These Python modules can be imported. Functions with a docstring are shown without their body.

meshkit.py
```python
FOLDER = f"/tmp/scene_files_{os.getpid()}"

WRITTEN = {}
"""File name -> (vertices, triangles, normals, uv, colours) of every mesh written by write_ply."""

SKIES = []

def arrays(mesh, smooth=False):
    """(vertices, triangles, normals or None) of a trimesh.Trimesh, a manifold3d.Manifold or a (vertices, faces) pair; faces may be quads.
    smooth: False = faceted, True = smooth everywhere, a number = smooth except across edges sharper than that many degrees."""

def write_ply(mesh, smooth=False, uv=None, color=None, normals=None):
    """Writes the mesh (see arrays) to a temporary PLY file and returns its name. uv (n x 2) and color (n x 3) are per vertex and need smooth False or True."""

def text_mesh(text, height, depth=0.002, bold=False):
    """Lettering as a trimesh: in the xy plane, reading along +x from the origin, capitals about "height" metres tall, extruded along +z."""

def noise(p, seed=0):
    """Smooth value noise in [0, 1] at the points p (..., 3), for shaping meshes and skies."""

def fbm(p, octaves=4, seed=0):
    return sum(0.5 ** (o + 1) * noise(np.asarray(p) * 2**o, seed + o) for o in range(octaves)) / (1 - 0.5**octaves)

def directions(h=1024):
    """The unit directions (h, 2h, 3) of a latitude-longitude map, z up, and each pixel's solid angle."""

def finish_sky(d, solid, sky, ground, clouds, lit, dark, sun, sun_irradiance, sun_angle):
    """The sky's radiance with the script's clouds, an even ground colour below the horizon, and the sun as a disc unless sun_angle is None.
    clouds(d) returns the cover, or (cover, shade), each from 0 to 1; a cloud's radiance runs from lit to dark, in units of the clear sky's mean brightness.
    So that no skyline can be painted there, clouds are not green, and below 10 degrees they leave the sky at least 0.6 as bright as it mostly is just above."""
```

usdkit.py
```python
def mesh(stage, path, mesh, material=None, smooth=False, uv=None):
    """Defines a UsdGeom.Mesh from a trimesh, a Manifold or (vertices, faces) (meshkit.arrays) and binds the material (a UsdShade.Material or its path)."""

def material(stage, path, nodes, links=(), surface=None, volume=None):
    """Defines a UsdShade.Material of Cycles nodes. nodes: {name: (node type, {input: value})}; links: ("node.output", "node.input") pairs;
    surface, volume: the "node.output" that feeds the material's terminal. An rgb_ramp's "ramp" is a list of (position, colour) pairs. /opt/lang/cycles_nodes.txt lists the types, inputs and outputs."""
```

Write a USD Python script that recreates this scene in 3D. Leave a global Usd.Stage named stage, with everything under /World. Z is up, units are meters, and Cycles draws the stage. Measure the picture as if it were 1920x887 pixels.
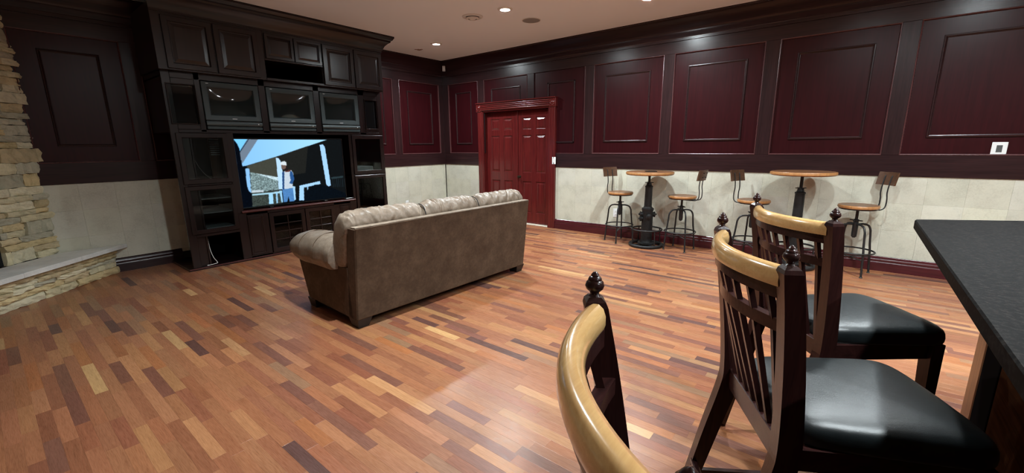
import math, random
import numpy as np
import manifold3d as m3
import usdkit
import meshkit
from pxr import Usd, UsdGeom, UsdShade, Gf, Sdf, Vt

stage = Usd.Stage.CreateInMemory()
UsdGeom.SetStageUpAxis(stage, UsdGeom.Tokens.z)
UsdGeom.SetStageMetersPerUnit(stage, 1.0)
WORLD = UsdGeom.Xform.Define(stage, '/World')
UsdGeom.Scope.Define(stage, '/World/Looks')
rng = random.Random(7)
nrg = np.random.default_rng(11)

# ------------------------------------------------------------------ camera, exposure
F_PX, PITCH, ROLL, YAW, EYE = 791.8, 0.2119, -0.0100, 0.6724, 1.42
fw = np.array([-math.sin(YAW) * math.cos(PITCH), math.cos(YAW) * math.cos(PITCH), -math.sin(PITCH)])
rt = np.array([math.cos(YAW), math.sin(YAW), 0.0])
up = np.cross(rt, fw)
R2 = rt * math.cos(ROLL) + up * math.sin(ROLL)
U2 = -rt * math.sin(ROLL) + up * math.cos(ROLL)
CAM = np.array([0.0, 0.0, EYE])
cam = UsdGeom.Camera.Define(stage, '/World/camera')
mat = Gf.Matrix4d(*R2, 0, *U2, 0, *(-fw), 0, *CAM, 1)
cam.AddTransformOp().Set(mat)
cam.CreateHorizontalApertureAttr(36.0)
cam.CreateVerticalApertureAttr(36.0 * 887 / 1920)
cam.CreateFocalLengthAttr(36.0 * F_PX / 1920)
cam.CreateClippingRangeAttr(Gf.Vec2f(0.02, 100))
cam.CreateExposureAttr(0.0)

# ------------------------------------------------------------------ lights: the room's recessed ceiling lamps (x, y) and their strength
CAN_POWER, CAN_SIDE, BEAM = 2950.0, 70.0, 1.15
CAN_COLOR = (0.90, 1.0, 1.03)
CANS = [(-3.567, 4.388), (-5.558, 5.045), (-2.062, 5.134), (0.95, 4.55), (-2.5, 1.58), (0.0, 3.4),
        (0.85, 1.7), (2.4, 2.9), (2.4, 0.4)]
DIM = {4: 1.15}                        # one lamp is a little stronger than the rest

XL, YW, ZC = -6.653, 6.152, 3.06     # left wall plane, back wall plane, ceiling
XR, YF = 4.2, -2.6                   # the walls behind the camera

# ------------------------------------------------------------------ helpers: names, prims
USED = {}
def numbered(path):
    n = USED.get(path, 0)
    USED[path] = n + 1
    return path if n == 0 else f'{path}_{n:03d}'
MATS = {}
def put(parent, name, mesh, m, smooth=False, tone=None, label=None, kind=None, loc=(0, 0, 0)):
    """one Mesh prim under parent (a path)"""
    p = numbered(f'{parent}/{name}')
    if isinstance(mesh, list):
        mesh = cat(*mesh)
    if any(loc):
        mesh = (np.asarray(mesh[0], float) - np.asarray(loc), mesh[1])
    if tone is not None and smooth not in (False, True):
        smooth = False
    g = usdkit.mesh(stage, p, mesh, MATS[m], smooth=smooth)
    if tone is not None:
        n = len(g.GetPointsAttr().Get())
        t = np.asarray(tone, np.float32)
        if t.ndim == 1:
            t = np.tile(t, (n, 1))
        UsdGeom.PrimvarsAPI(g).CreatePrimvar('tone', Sdf.ValueTypeNames.Color3fArray, 'vertex').Set(Vt.Vec3fArray.FromNumpy(t.astype(np.float32)))
    if label: g.GetPrim().SetCustomDataByKey('label', label)
    if kind: g.GetPrim().SetCustomDataByKey('kind', kind)
    return p
class Thing:
    def __init__(s, name, label=None, cat_=None, loc=(0, 0, 0), rz=0.0, group=None, kind=None, world=False):
        s.path = numbered('/World/' + name)
        x = UsdGeom.Xform.Define(stage, s.path)
        x.AddTranslateOp().Set(Gf.Vec3d(*map(float, loc)))
        if rz: x.AddRotateZOp().Set(math.degrees(rz))
        s.off = tuple(loc) if world else (0, 0, 0)
        p = x.GetPrim()
        for k, v in (('label', label), ('category', cat_), ('group', group), ('kind', kind)):
            if v: p.SetCustomDataByKey(k, v)
    def part(s, name, mesh, m, smooth=False, parent=None, **kw):
        return put(parent or s.path, name, mesh, m, smooth, loc=s.off, **kw)

# ------------------------------------------------------------------ helpers: shapes, all (vertices, triangles)
def cat(*ms):
    V, Fs, o = [], [], 0
    for v, f in ms:
        V.append(np.asarray(v, float)); Fs.append(np.asarray(f, int) + o); o += len(v)
    return np.vstack(V), np.vstack(Fs)
def tri(q):
    q = np.asarray(q, int)
    return np.vstack([q[:, [0, 1, 2]], q[:, [0, 2, 3]]])
def box(x0, x1, y0, y1, z0, z1, c=0.0):
    """box with chamfered edges c"""
    x0, x1 = min(x0, x1), max(x0, x1); y0, y1 = min(y0, y1), max(y0, y1); z0, z1 = min(z0, z1), max(z0, z1)
    c = min(c, .45 * (x1 - x0), .45 * (y1 - y0), .45 * (z1 - z0))
    if c <= 0:
        v = np.array([[x, y, z] for x in (x0, x1) for y in (y0, y1) for z in (z0, z1)], float)
        return v, tri([[0, 1, 3, 2], [4, 6, 7, 5], [0, 4, 5, 1], [2, 3, 7, 6], [0, 2, 6, 4], [1, 5, 7, 3]])
    pts = []
    for x, sx in ((x0, 1), (x1, -1)):
        for y, sy in ((y0, 1), (y1, -1)):
            for z, sz in ((z0, 1), (z1, -1)):
                pts += [[x, y + sy * c, z + sz * c], [x + sx * c, y, z + sz * c], [x + sx * c, y + sy * c, z]]
    m = m3.Manifold.hull_points(np.array(pts)).to_mesh()
    return m.vert_properties[:, :3], m.tri_verts
def hull(pts):
    m = m3.Manifold.hull_points(np.asarray(pts, float)).to_mesh()
    return m.vert_properties[:, :3], m.tri_verts
def xf(m, rz=0.0, t=(0, 0, 0), rx=0.0, ry=0.0, s=1.0):
    v = np.asarray(m[0], float) * s
    for a, (i, j) in ((rx, (1, 2)), (ry, (2, 0)), (rz, (0, 1))):
        if a:
            w = v.copy(); w[:, i] = v[:, i] * math.cos(a) - v[:, j] * math.sin(a); w[:, j] = v[:, i] * math.sin(a) + v[:, j] * math.cos(a); v = w
    return v + np.asarray(t, float), m[1]
def lathe(prof, n=32, caps=True):
    """prof: (radius, z) bottom to top, about the z axis"""
    prof = [(max(r, 1e-5), z) for r, z in prof]
    a = np.arange(n) * 2 * math.pi / n
    v = np.array([[r * math.cos(t), r * math.sin(t), z] for r, z in prof for t in a])
    q = [[i * n + j, i * n + (j + 1) % n, (i + 1) * n + (j + 1) % n, (i + 1) * n + j] for i in range(len(prof) - 1) for j in range(n)]
    f = tri(q)
    if caps:
        b = len(v); v = np.vstack([v, [[0, 0, prof[0][1]], [0, 0, prof[-1][1]]]]); k = (len(prof) - 1) * n
        f = np.vstack([f, [[b, (j + 1) % n, j] for j in range(n)], [[b + 1, k + j, k + (j + 1) % n] for j in range(n)]])
    return v, f
def loft(rings, closed=True, cap=True):
    """rings: list of (k, 3) arrays"""
    k = len(rings[0]); v = np.vstack(rings); q = []
    for i in range(len(rings) - 1):
        for j in range(k if closed else k - 1):
            q.append([i * k + j, i * k + (j + 1) % k, (i + 1) * k + (j + 1) % k, (i + 1) * k + j])
    f = tri(q)
    if cap and closed:
        n = len(v); v = np.vstack([v, rings[0].mean(0), rings[-1].mean(0)]); e = (len(rings) - 1) * k
        f = np.vstack([f, [[n, (j + 1) % k, j] for j in range(k)], [[n + 1, e + j, e + (j + 1) % k] for j in range(k)]])
    return v, f
def tube(path, r, n=10, closed=False):
    p = np.asarray(path, float)
    if closed:
        t = np.roll(p, -1, 0) - np.roll(p, 1, 0)
    else:
        t = np.gradient(p, axis=0)
    t /= np.linalg.norm(t, axis=1, keepdims=True) + 1e-12
    a0 = np.cross(t[0], [0, 0, 1.0] if abs(t[0][2]) < .9 else [1.0, 0, 0]); a0 /= np.linalg.norm(a0)
    rings, a = [], a0
    rr = np.broadcast_to(r, (len(p),))
    for i in range(len(p)):
        a = a - t[i] * (a @ t[i]); a /= np.linalg.norm(a); b = np.cross(t[i], a)
        g = np.arange(n) * 2 * math.pi / n
        rings.append(p[i] + rr[i] * (np.cos(g)[:, None] * a + np.sin(g)[:, None] * b))
    if closed:
        return loft(rings + [rings[0]], True, False)
    return loft(rings)
def ring(R, r, z, n=40, k=8, c=(0, 0)):
    g = np.arange(n) * 2 * math.pi / n
    return tube(np.stack([c[0] + R * np.cos(g), c[1] + R * np.sin(g), np.full(n, z)], 1), r, k, True)
def spline(pts, n=24):
    p = np.asarray(pts, float)
    p = np.vstack([2 * p[0] - p[1], p, 2 * p[-1] - p[-2]]); out = []
    for i in range(1, len(p) - 2):
        for t in np.linspace(0, 1, n, endpoint=False):
            out.append(.5 * (2 * p[i] + (p[i + 1] - p[i - 1]) * t + (2 * p[i - 1] - 5 * p[i] + 4 * p[i + 1] - p[i + 2]) * t * t + (3 * p[i] - p[i - 1] - 3 * p[i + 1] + p[i + 2]) * t ** 3))
    return np.array(out + [p[-2]])
def extrude(poly, z0, z1):
    """poly in plan, counter-clockwise"""
    m = m3.CrossSection([np.asarray(poly, float)], m3.FillRule.Positive).extrude(z1 - z0).to_mesh()
    return m.vert_properties[:, :3] + [0, 0, z0], m.tri_verts
def bevel_prism(poly, z0, z1, c):
    cs = m3.CrossSection([np.asarray(poly, float)], m3.FillRule.Positive)
    inn = cs.offset(-c, m3.JoinType.Miter, 4.0).to_polygons()[0]; out = np.asarray(poly, float)
    return hull(np.vstack([np.c_[inn, np.full(len(inn), z0)], np.c_[out, np.full(len(out), z0 + c)], np.c_[out, np.full(len(out), z1 - c)], np.c_[inn, np.full(len(inn), z1)]]))
# wall frames: a along the wall, b up, h out of the wall
def on_back(a, b, h): return np.array([a, YW - h, b])
def on_left(a, b, h): return np.array([XL + h, a, b])
def at_x(x0): return lambda a, b, h: np.array([x0 + h, a, b])
def at_y(y0): return lambda a, b, h: np.array([a, y0 - h, b])
def pbox(P, a0, a1, b0, b1, h0, h1, c=0.0):
    p, q = P(a0, b0, h0), P(a1, b1, h1)
    return box(p[0], q[0], p[1], q[1], p[2], q[2], c)
def frame(P, a0, a1, b0, b1, prof):
    """a mitred picture frame: prof = (inset, height) pairs"""
    rings = [np.array([P(a0 + i, b0 + i, h), P(a1 - i, b0 + i, h), P(a1 - i, b1 - i, h), P(a0 + i, b1 - i, h)]) for i, h in prof]
    return loft(rings, True, False)
def fillq(P, a0, a1, b0, b1, h):
    return np.array([P(a0, b0, h), P(a1, b0, h), P(a1, b1, h), P(a0, b1, h)]), np.array([[0, 1, 2], [0, 2, 3]])
def raised(P, a0, a1, b0, b1, h0, prof):
    """a panel: frame profile closed by its field"""
    i, h = prof[-1]
    return cat(frame(P, a0, a1, b0, b1, [(j, h0 + k) for j, k in prof]), fillq(P, a0 + i, a1 - i, b0 + i, b1 - i, h0 + h))

# ------------------------------------------------------------------ materials
def material(name, nodes, links, surface='p.BSDF'):
    MATS[name] = usdkit.material(stage, f'/World/Looks/{name}', nodes, links, surface=surface)
def plain(name, col, rough=.5, metal=0.0, spec=.5, **kw):
    material(name, {'p': ('principled_bsdf', dict(base_color=col, roughness=rough, metallic=metal, specular_ior_level=spec, **kw))}, [])
GRAIN = {'x': (1.1, 22, 22), 'y': (22, 1.1, 22), 'z': (22, 22, 1.1)}
def wood(name, lo, hi, axis, rough=.35, spec=.5, bump=.15, dist=.002, scale=1.0, coat=0.0):
    material(name, {
        'g': ('geometry', {}),
        'm': ('mapping', {'scale': tuple(scale * s for s in GRAIN[axis])}),
        'n': ('noise_texture', {'scale': 1.6, 'detail': 7.0, 'roughness': .62, 'distortion': .6}),
        'm2': ('mapping', {'scale': tuple(scale * s * 4 for s in GRAIN[axis])}),
        'n2': ('noise_texture', {'scale': 2.0, 'detail': 4.0, 'roughness': .7}),
        'mx': ('mix_float', {'fac': .35}),
        'r': ('rgb_ramp', {'ramp': [(.3, lo), (.52, tuple(.5 * (a + b) for a, b in zip(lo, hi))), (.72, hi)]}),
        'b': ('bump', {'strength': bump, 'distance': dist}),
        'p': ('principled_bsdf', {'roughness': rough, 'specular_ior_level': spec, 'coat_weight': coat, 'coat_roughness': .06}),
    }, [('g.position', 'm.vector'), ('g.position', 'm2.vector'), ('m.vector', 'n.vector'), ('m2.vector', 'n2.vector'), ('n.fac', 'mx.a'), ('n2.fac', 'mx.b'),
        ('mx.result', 'r.fac'), ('r.color', 'p.base_color'), ('n2.fac', 'b.height'), ('b.normal', 'p.normal')])
for ax in 'xyz':
    wood('espresso_' + ax, (.013, .0052, .0058), (.040, .0160, .0170), ax, .27, .42)
    wood('cabinet_' + ax, (.0055, .0023, .0023), (.016, .0060, .0056), ax, .25, .5)
    wood('cherry_' + ax, (.055, .0055, .0065), (.155, .017, .015), ax, .24, coat=.2)
    wood('trim_' + ax, (.035, .005, .0075), (.095, .014, .018), ax, .25)
    wood('chair_' + ax, (.014, .005, .005), (.046, .015, .013), ax, .22)
    wood('maple_' + ax, (.58, .325, .120), (.78, .50, .215), ax, .2, coat=.7, bump=.02)
    wood('elm_' + ax, (.075, .031, .014), (.23, .098, .040), ax, .4)
    wood('barwood_' + ax, (.014, .0056, .0028), (.045, .0180, .0078), ax, .5, .0)
wood('panel_wood', (.018, .0019, .0030), (.040, .0042, .0062), 'z', .31, .28)
wood('bead_wood_lit', (.06, .020, .022), (.12, .045, .045), 'z', .3)  # paler wood; the light the beads catch is put into the colour
wood('ledge_wood', (.05, .012, .012), (.11, .03, .026), 'y', .3)
wood('elm_dark', (.045, .020, .010), (.13, .057, .027), 'x', .45)
wood('elm_edge', (.30, .13, .045), (.55, .27, .10), 'z', .35)
plain('steel_black', (.012, .012, .013), .45, spec=.5)
plain('steel_worn', (.06, .058, .055), .45, metal=.6)
plain('chrome_dull', (.45, .45, .44), .3, metal=1.0)
plain('plastic_white', (.80, .82, .82), .4)
plain('plastic_shadow', (.05, .05, .05), .5)
plain('trim_white', (.72, .70, .68), .5)
plain('grille_grey', (.28, .26, .25), .7)
plain('black_void', (.004, .004, .004), .9, spec=.1)
plain('cloth_black', (.006, .006, .007), .9, spec=.2)
plain('black_gloss', (.006, .007, .009), .12)
plain('tv_black', (.006, .006, .007), .25)
plain('crt_frame', (.034, .048, .051), .38, metal=.25)
plain('crt_shelf', (.055, .075, .080), .35, metal=.25)
plain('crt_screen', (.012, .017, .017), .04)
plain('tag_white', (.6, .62, .62), .4)
plain('device_grey', (.10, .11, .11), .4, metal=.3)
plain('device_light', (.22, .23, .23), .45, metal=.3)
plain('cable_white', (.55, .53, .50), .5)
plain('cable_dark', (.10, .095, .09), .6)
plain('bronze', (.05, .035, .022), .35, metal=.8)
plain('sofa_leg', (.008, .006, .006), .45)
plain('brass_strip', (.45, .38, .28), .35, metal=.7)
plain('threshold', (.62, .55, .45), .4)
plain('matte_black', (.006, .005, .005), .8, spec=0.0)
plain('mortar', (.055, .045, .035), .95)
plain('firebox_black', (.003, .003, .003), .9)
plain('wall_far', (.20, .19, .165), .8)
plain('sensor_white', (.62, .60, .57), .5)
material('glass_pane', {'t': ('transparent_bsdf', {'color': (.86, .90, .90)}), 'g': ('glossy_bsdf', {'color': (1, 1, 1), 'roughness': .03}), 'f': ('fresnel', {'IOR': 1.28}), 'x': ('mix_closure', {})},
         [('f.fac', 'x.fac'), ('t.BSDF', 'x.closure1'), ('g.BSDF', 'x.closure2')], 'x.closure')
# the lamps throw a beam: strongest straight down, weaker to the sides
for nm_, kk in (('lamp_glow', 1.0), ('lamp_glow_high', DIM[4])):
    material(nm_, {'g': ('geometry', {}), 'd': ('vector_math', {'math_type': 'dot_product'}), 'ab': ('math', {'math_type': 'absolute'}), 'pw': ('math', {'math_type': 'power', 'value2': BEAM}),
                       'st': ('math', {'math_type': 'multiply_add', 'value2': CAN_POWER * kk, 'value3': CAN_SIDE * kk}), 'e': ('emission', {'color': CAN_COLOR})},
         [('g.incoming', 'd.vector1'), ('g.normal', 'd.vector2'), ('d.value', 'ab.value1'), ('ab.value', 'pw.value1'), ('pw.value', 'st.value1'), ('st.value', 'e.strength')], 'e.emission')
material('tv_picture', {'a': ('attribute', {'attribute': 'tone'}), 'e': ('emission', {'strength': 1.1})}, [('a.color', 'e.color')], 'e.emission')
# floor planks: the colour of each comes with the plank, grain from the node graph
material('plank', {
    'a': ('attribute', {'attribute': 'tone'}), 'g': ('geometry', {}), 's': ('separate_color', {}),
    'w': ('math', {'math_type': 'multiply', 'value2': 90.0}),
    'm': ('mapping', {'scale': (1.6, 26, 1)}), 'n': ('noise_texture', {'dimensions': '4D', 'scale': 2.2, 'detail': 7.0, 'roughness': .65, 'distortion': 1.1}),
    'm2': ('mapping', {'scale': (9, 170, 1)}), 'n2': ('noise_texture', {'dimensions': '4D', 'scale': 2.0, 'detail': 3.0, 'roughness': .6}),
    'mx': ('mix_float', {'fac': .4}),
    'r': ('rgb_ramp', {'ramp': [(.27, (.56, .52, .50)), (.42, (.88, .86, .84)), (.52, (1.02, 1.02, 1.02)), (.7, (1.28, 1.30, 1.30))]}),
    'c': ('mix', {'mix_type': 'multiply', 'fac': 1.0}),
    'rr': ('map_range', {'from_min': .3, 'from_max': .7, 'to_min': .27, 'to_max': .40}),
    'b': ('bump', {'strength': .08, 'distance': .001}),
    'p': ('principled_bsdf', {'specular_ior_level': .45}),
}, [('a.color', 's.color'), ('s.r', 'w.value1'), ('w.value', 'n.w'), ('w.value', 'n2.w'), ('g.position', 'm.vector'), ('g.position', 'm2.vector'), ('m.vector', 'n.vector'), ('m2.vector', 'n2.vector'),
    ('n.fac', 'mx.a'), ('n2.fac', 'mx.b'), ('mx.result', 'r.fac'), ('a.color', 'c.color1'), ('r.color', 'c.color2'), ('c.color', 'p.base_color'),
    ('n2.fac', 'rr.value'), ('rr.result', 'p.roughness'), ('n2.fac', 'b.height'), ('b.normal', 'p.normal')])
def mottled(name, stops, scale, rough, bump=.3, dist=.003, tone=True, detail=8.0, spec=.4, fine=60.0, obj=False):
    nodes = {'g': ('geometry', {}), 'n': ('noise_texture', {'scale': scale, 'detail': detail, 'roughness': .62}), 'n2': ('noise_texture', {'scale': fine, 'detail': 4.0, 'roughness': .7}),
             'mx': ('mix_float', {'fac': .35}), 'r': ('rgb_ramp', {'ramp': stops}), 'b': ('bump', {'strength': bump, 'distance': dist}), 'p': ('principled_bsdf', {'roughness': rough, 'specular_ior_level': spec})}
    links = [('g.position', 'n.vector'), ('g.position', 'n2.vector'), ('n.fac', 'mx.a'), ('n2.fac', 'mx.b'), ('mx.result', 'r.fac'), ('mx.result', 'b.height'), ('b.normal', 'p.normal')]
    if tone:
        nodes['a'] = ('attribute', {'attribute': 'tone'}); nodes['c'] = ('mix', {'mix_type': 'multiply', 'fac': 1.0})
        links += [('a.color', 'c.color1'), ('r.color', 'c.color2'), ('c.color', 'p.base_color')]
    else:
        links.append(('r.color', 'p.base_color'))
    material(name, nodes, links)
mottled('limestone', [(.3, (.78, .77, .74)), (.5, (1, 1, .98)), (.7, (1.1, 1.1, 1.08))], 5.0, .75, .12, .002)
mottled('ledgestone', [(.28, (.72, .69, .62)), (.5, (1, 1, 1)), (.72, (1.18, 1.16, 1.12))], 14.0, .9, .6, .006)
mottled('hearthstone', [(.3, (.58, .58, .55)), (.5, (.70, .70, .67)), (.7, (.80, .80, .77))], 7.0, .6, .3, .003, tone=False)
mottled('granite', [(.35, (.0015, .0013, .0012)), (.5, (.0035, .003, .0028)), (.66, (.024, .020, .018))], 90.0, .55, .02, .0005, tone=False, fine=420.0, spec=.04)
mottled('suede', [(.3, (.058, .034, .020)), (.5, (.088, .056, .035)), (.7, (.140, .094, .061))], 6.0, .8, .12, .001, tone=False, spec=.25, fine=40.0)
mottled('suede_lit', [(.3, (.125, .088, .060)), (.5, (.225, .172, .128)), (.7, (.34, .275, .215))], 7.0, .42, .25, .003, tone=False, spec=.4, fine=45.0)  # same suede made paler: light on the upper faces put into the colour
mottled('vinyl', [(.3, (.006, .0085, .0092)), (.7, (.012, .0165, .018))], 38.0, .38, .55, .0016, tone=False, spec=.55, fine=350.0)
mottled('iron_cast', [(.3, (.005, .005, .0055)), (.7, (.014, .014, .015))], 40.0, .5, .25, .001, tone=False)
mottled('ceiling_paint', [(.3, (.86, .90, .94)), (.7, (.89, .93, .97))], 90.0, .9, .35, .002, tone=False, spec=.2, fine=260.0)

# ------------------------------------------------------------------ ceiling
ce = Thing('ceiling', kind='structure')
ce.part('plaster', box(XL - .1, XR, YF, YW + .1, ZC, ZC + .1), 'ceiling_paint')

# ------------------------------------------------------------------ floor: strip parquet, every strip cut and laid on its own
fl = Thing('floor', kind='structure')
fl.part('subfloor', box(XL - .15, XR, YF, YW + .3, -.12, -.02), 'mortar')
def srgb(r, g, b): return np.array([((c / 255 + .055) / 1.055) ** 2.4 for c in (r, g, b)])
PAL = [((161, 104, 74), 36), ((167, 111, 79), 30), ((152, 95, 69), 24), ((174, 119, 82), 11), ((142, 86, 64), 13), ((182, 131, 92), 3.5), ((126, 80, 66), 12), ((102, 69, 63), 5), ((166, 104, 68), 8), ((196, 150, 106), .8), ((150, 108, 82), 9)]
PCOL, PW = [srgb(*c) for c, _ in PAL], np.cumsum([w for _, w in PAL]) / sum(w for _, w in PAL)
def project(P):
    c = (np.asarray(P, float) - CAM) @ np.array([R2, U2, fw]).T
    w = np.maximum(c[..., 2], .05)
    return np.stack([960 + F_PX * c[..., 0] / w, 443.5 - F_PX * c[..., 1] / w], -1), c[..., 2]
planks = []
row, y = 0, YF
while y < YW + .12:
    w = .060
    x = XL - .1 - rng.random() * .4
    while x < XR:
        L = rng.choice([.30, .36, .42, .48, .54, .60]) * (0.95 + .1 * rng.random())
        x1 = min(x + L, XR)
        if x1 > XL - .1 and x1 - max(x, XL - .1) > .02:
            planks.append((max(x, XL - .1), x1, y, y + w))
        x += L
    y += w; row += 1
def plank_mesh(a, b, c, d):
    g, e, t = .0001, .0005, .0002
    o = np.array([[a + g, c + g], [b - g, c + g], [b - g, d - g], [a + g, d - g]])
    i = np.array([[a + e + g, c + e + g], [b - e - g, c + e + g], [b - e - g, d - e - g], [a + e + g, d - e - g]])
    v = np.vstack([np.c_[o, np.full(4, -.018)], np.c_[o, np.full(4, -t)], np.c_[i, np.zeros(4)]])
    q = [[k + j, k + (j + 1) % 4, k + 4 + (j + 1) % 4, k + 4 + j] for k in (0, 4) for j in range(4)] + [[8, 9, 10, 11]]
    return v, tri(q)
def seen_area(p):
    a, b, c, d = p
    P, w = project([[a, c, 0], [b, c, 0], [b, d, 0], [a, d, 0]])
    if (w < .25).any(): return 0.0
    if P[:, 0].max() < 0 or P[:, 0].min() > 1920 or P[:, 1].min() > 887 or P[:, 1].max() < 0: return 0.0
    P = np.clip(P, [0, 0], [1920, 887])
    x, y_ = P[:, 0], P[:, 1]
    return .5 * abs(np.dot(x, np.roll(y_, 1)) - np.dot(y_, np.roll(x, 1)))
def tone_of():
    c = PCOL[int(np.searchsorted(PW, rng.random()))]
    k = .89 + .20 * rng.random()
    return c * k * np.array([1 + .06 * (rng.random() - .5), 1 + .05 * (rng.random() - .5), 1 + .08 * (rng.random() - .5)]) * np.array([.80, .82, .78])
tones = [tone_of() for _ in planks]
order = sorted(range(len(planks)), key=lambda i: -seen_area(planks[i]))
for i in order[:300]:
    fl.part('plank', plank_mesh(*planks[i]), 'plank', tone=tones[i])
rest = order[300:]
ms = [plank_mesh(*planks[i]) for i in rest]
fl.part('planks_beyond', cat(*ms), 'plank', tone=np.vstack([np.tile(tones[i], (len(m[0]), 1)) for i, m in zip(rest, ms)]), kind='stuff')

# ------------------------------------------------------------------ panelled walls
MOULD = [(0, 0), (0, .006), (.004, .012), (.012, .014), (.017, .009), (.021, .004), (.026, .002), (.028, 0)]
Z_RB, Z_RT, Z_PT, Z_CR = 1.057, 1.283, 2.612, 2.765
PANEL_H, TILE_H = -.018, -.012
def crown_profile(P, a0, a1, m0=0.0, m1=0.0, prof=((0, Z_CR), (.014, Z_CR), (.014, 2.80), (.020, 2.806), (.024, 2.83), (.032, 2.86), (.030, 2.876), (.042, 2.90), (.050, 2.95), (.066, 2.995), (.082, 3.025), (.083, 3.04), (.09, 3.045), (.09, ZC))):
    """sweep along the wall from a0 to a1; m0, m1: how much the ends follow the mitre (signed)"""
    r0 = np.array([P(a0 + m0 * h, b, h) for h, b in prof]); r1 = np.array([P(a1 + m1 * h, b, h) for h, b in prof])
    return loft([r0, r1], False, False)
def wall_tiles(th, P, a_lo, a_hi, joint, zs_, holes=(), special=()):
    k0 = int(math.floor((a_lo - joint) / .30)); a = joint + .30 * k0
    while a < a_hi - 1e-6:
        for b0, b1 in zip(zs_[:-1], zs_[1:]):
            s, e = max(a, a_lo), min(a + .30, a_hi)
            if e - s < .01: continue
            if any(s >= h0 - 1e-6 and e <= h1 + 1e-6 for h0, h1 in holes): continue
            g = .0003
            k = .965 + .07 * rng.random()
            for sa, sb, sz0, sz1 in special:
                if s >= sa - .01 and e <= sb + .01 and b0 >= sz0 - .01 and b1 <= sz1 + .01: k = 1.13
            col = np.array([.565, .555, .470]) * k * np.array([1, 1 + .015 * (rng.random() - .5), 1 + .05 * (rng.random() - .5)])
            d = .0006 * rng.random()
            th.part('tile', pbox(P, s + g, e - g, b0 + g, b1 - g, TILE_H - .012, TILE_H + d, .0007), 'limestone', tone=col)
        a += .30
BB = [(0, .165), (.004, .165), (.010, .158), (.012, .140), (.018, .128), (.018, .112), (.014, .104), (.020, .092), (.022, .070), (.022, .0)]
def baseboard(name, P, segs, m):
    t = Thing(name, kind='structure')
    for a0, a1, m0, m1 in segs:
        r0 = np.array([P(a0 + m0 * h, b, h - .008) for h, b in BB]); r1 = np.array([P(a1 + m1 * h, b, h - .008) for h, b in BB])
        t.part('baseboard_run', loft([r0, r1], False, False), m, smooth=25)

# back wall --------------------------------------------------------------------------------------------------------------
wb = Thing('wall_back', kind='structure')
wb.part('masonry', [box(XL - .2, -5.58, YW + .034, YW + .2, 0, ZC), box(-4.05, XR, YW + .034, YW + .2, 0, ZC), box(-5.58, -4.05, YW + .034, YW + .2, 2.06, ZC), box(-5.8, -3.9, YW + .26, YW + .3, 0, 2.2)], 'mortar')
stiles = [(XL, -6.493), (-5.690, -5.535), (-4.531, -4.391), (-3.410, -3.258), (-2.192, -2.049), (-.975, -.825), (.235, .383), (1.455, 1.60), (2.67, 2.82), (3.89, XR)]
DL, DR = -5.56, -4.07      # door opening
CE = .0025
for i, (a, b) in enumerate(stiles):
    z0 = 2.10 if i in (2,) else Z_RT
    wb.part('stile', pbox(on_back, a, b, z0, Z_PT, -.03, 0, CE), 'espresso_z')
for a, b in ((XL, -5.60), (-4.02, XR)):
    wb.part('rail', pbox(on_back, a, b, Z_RB, Z_RT, -.03, 0, CE), 'espresso_x')
wb.part('frieze', pbox(on_back, XL, XR, Z_PT, Z_CR + .02, -.03, 0, CE), 'espresso_x')
wb.part('crown', crown_profile(on_back, XL, XR, 1.0, 0.0), 'espresso_x', smooth=25)
BEAD = [(-.002, -.001), (-.001, .004), (.003, .006), (.008, .003), (.011, -.006), (.013, PANEL_H)]
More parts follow.
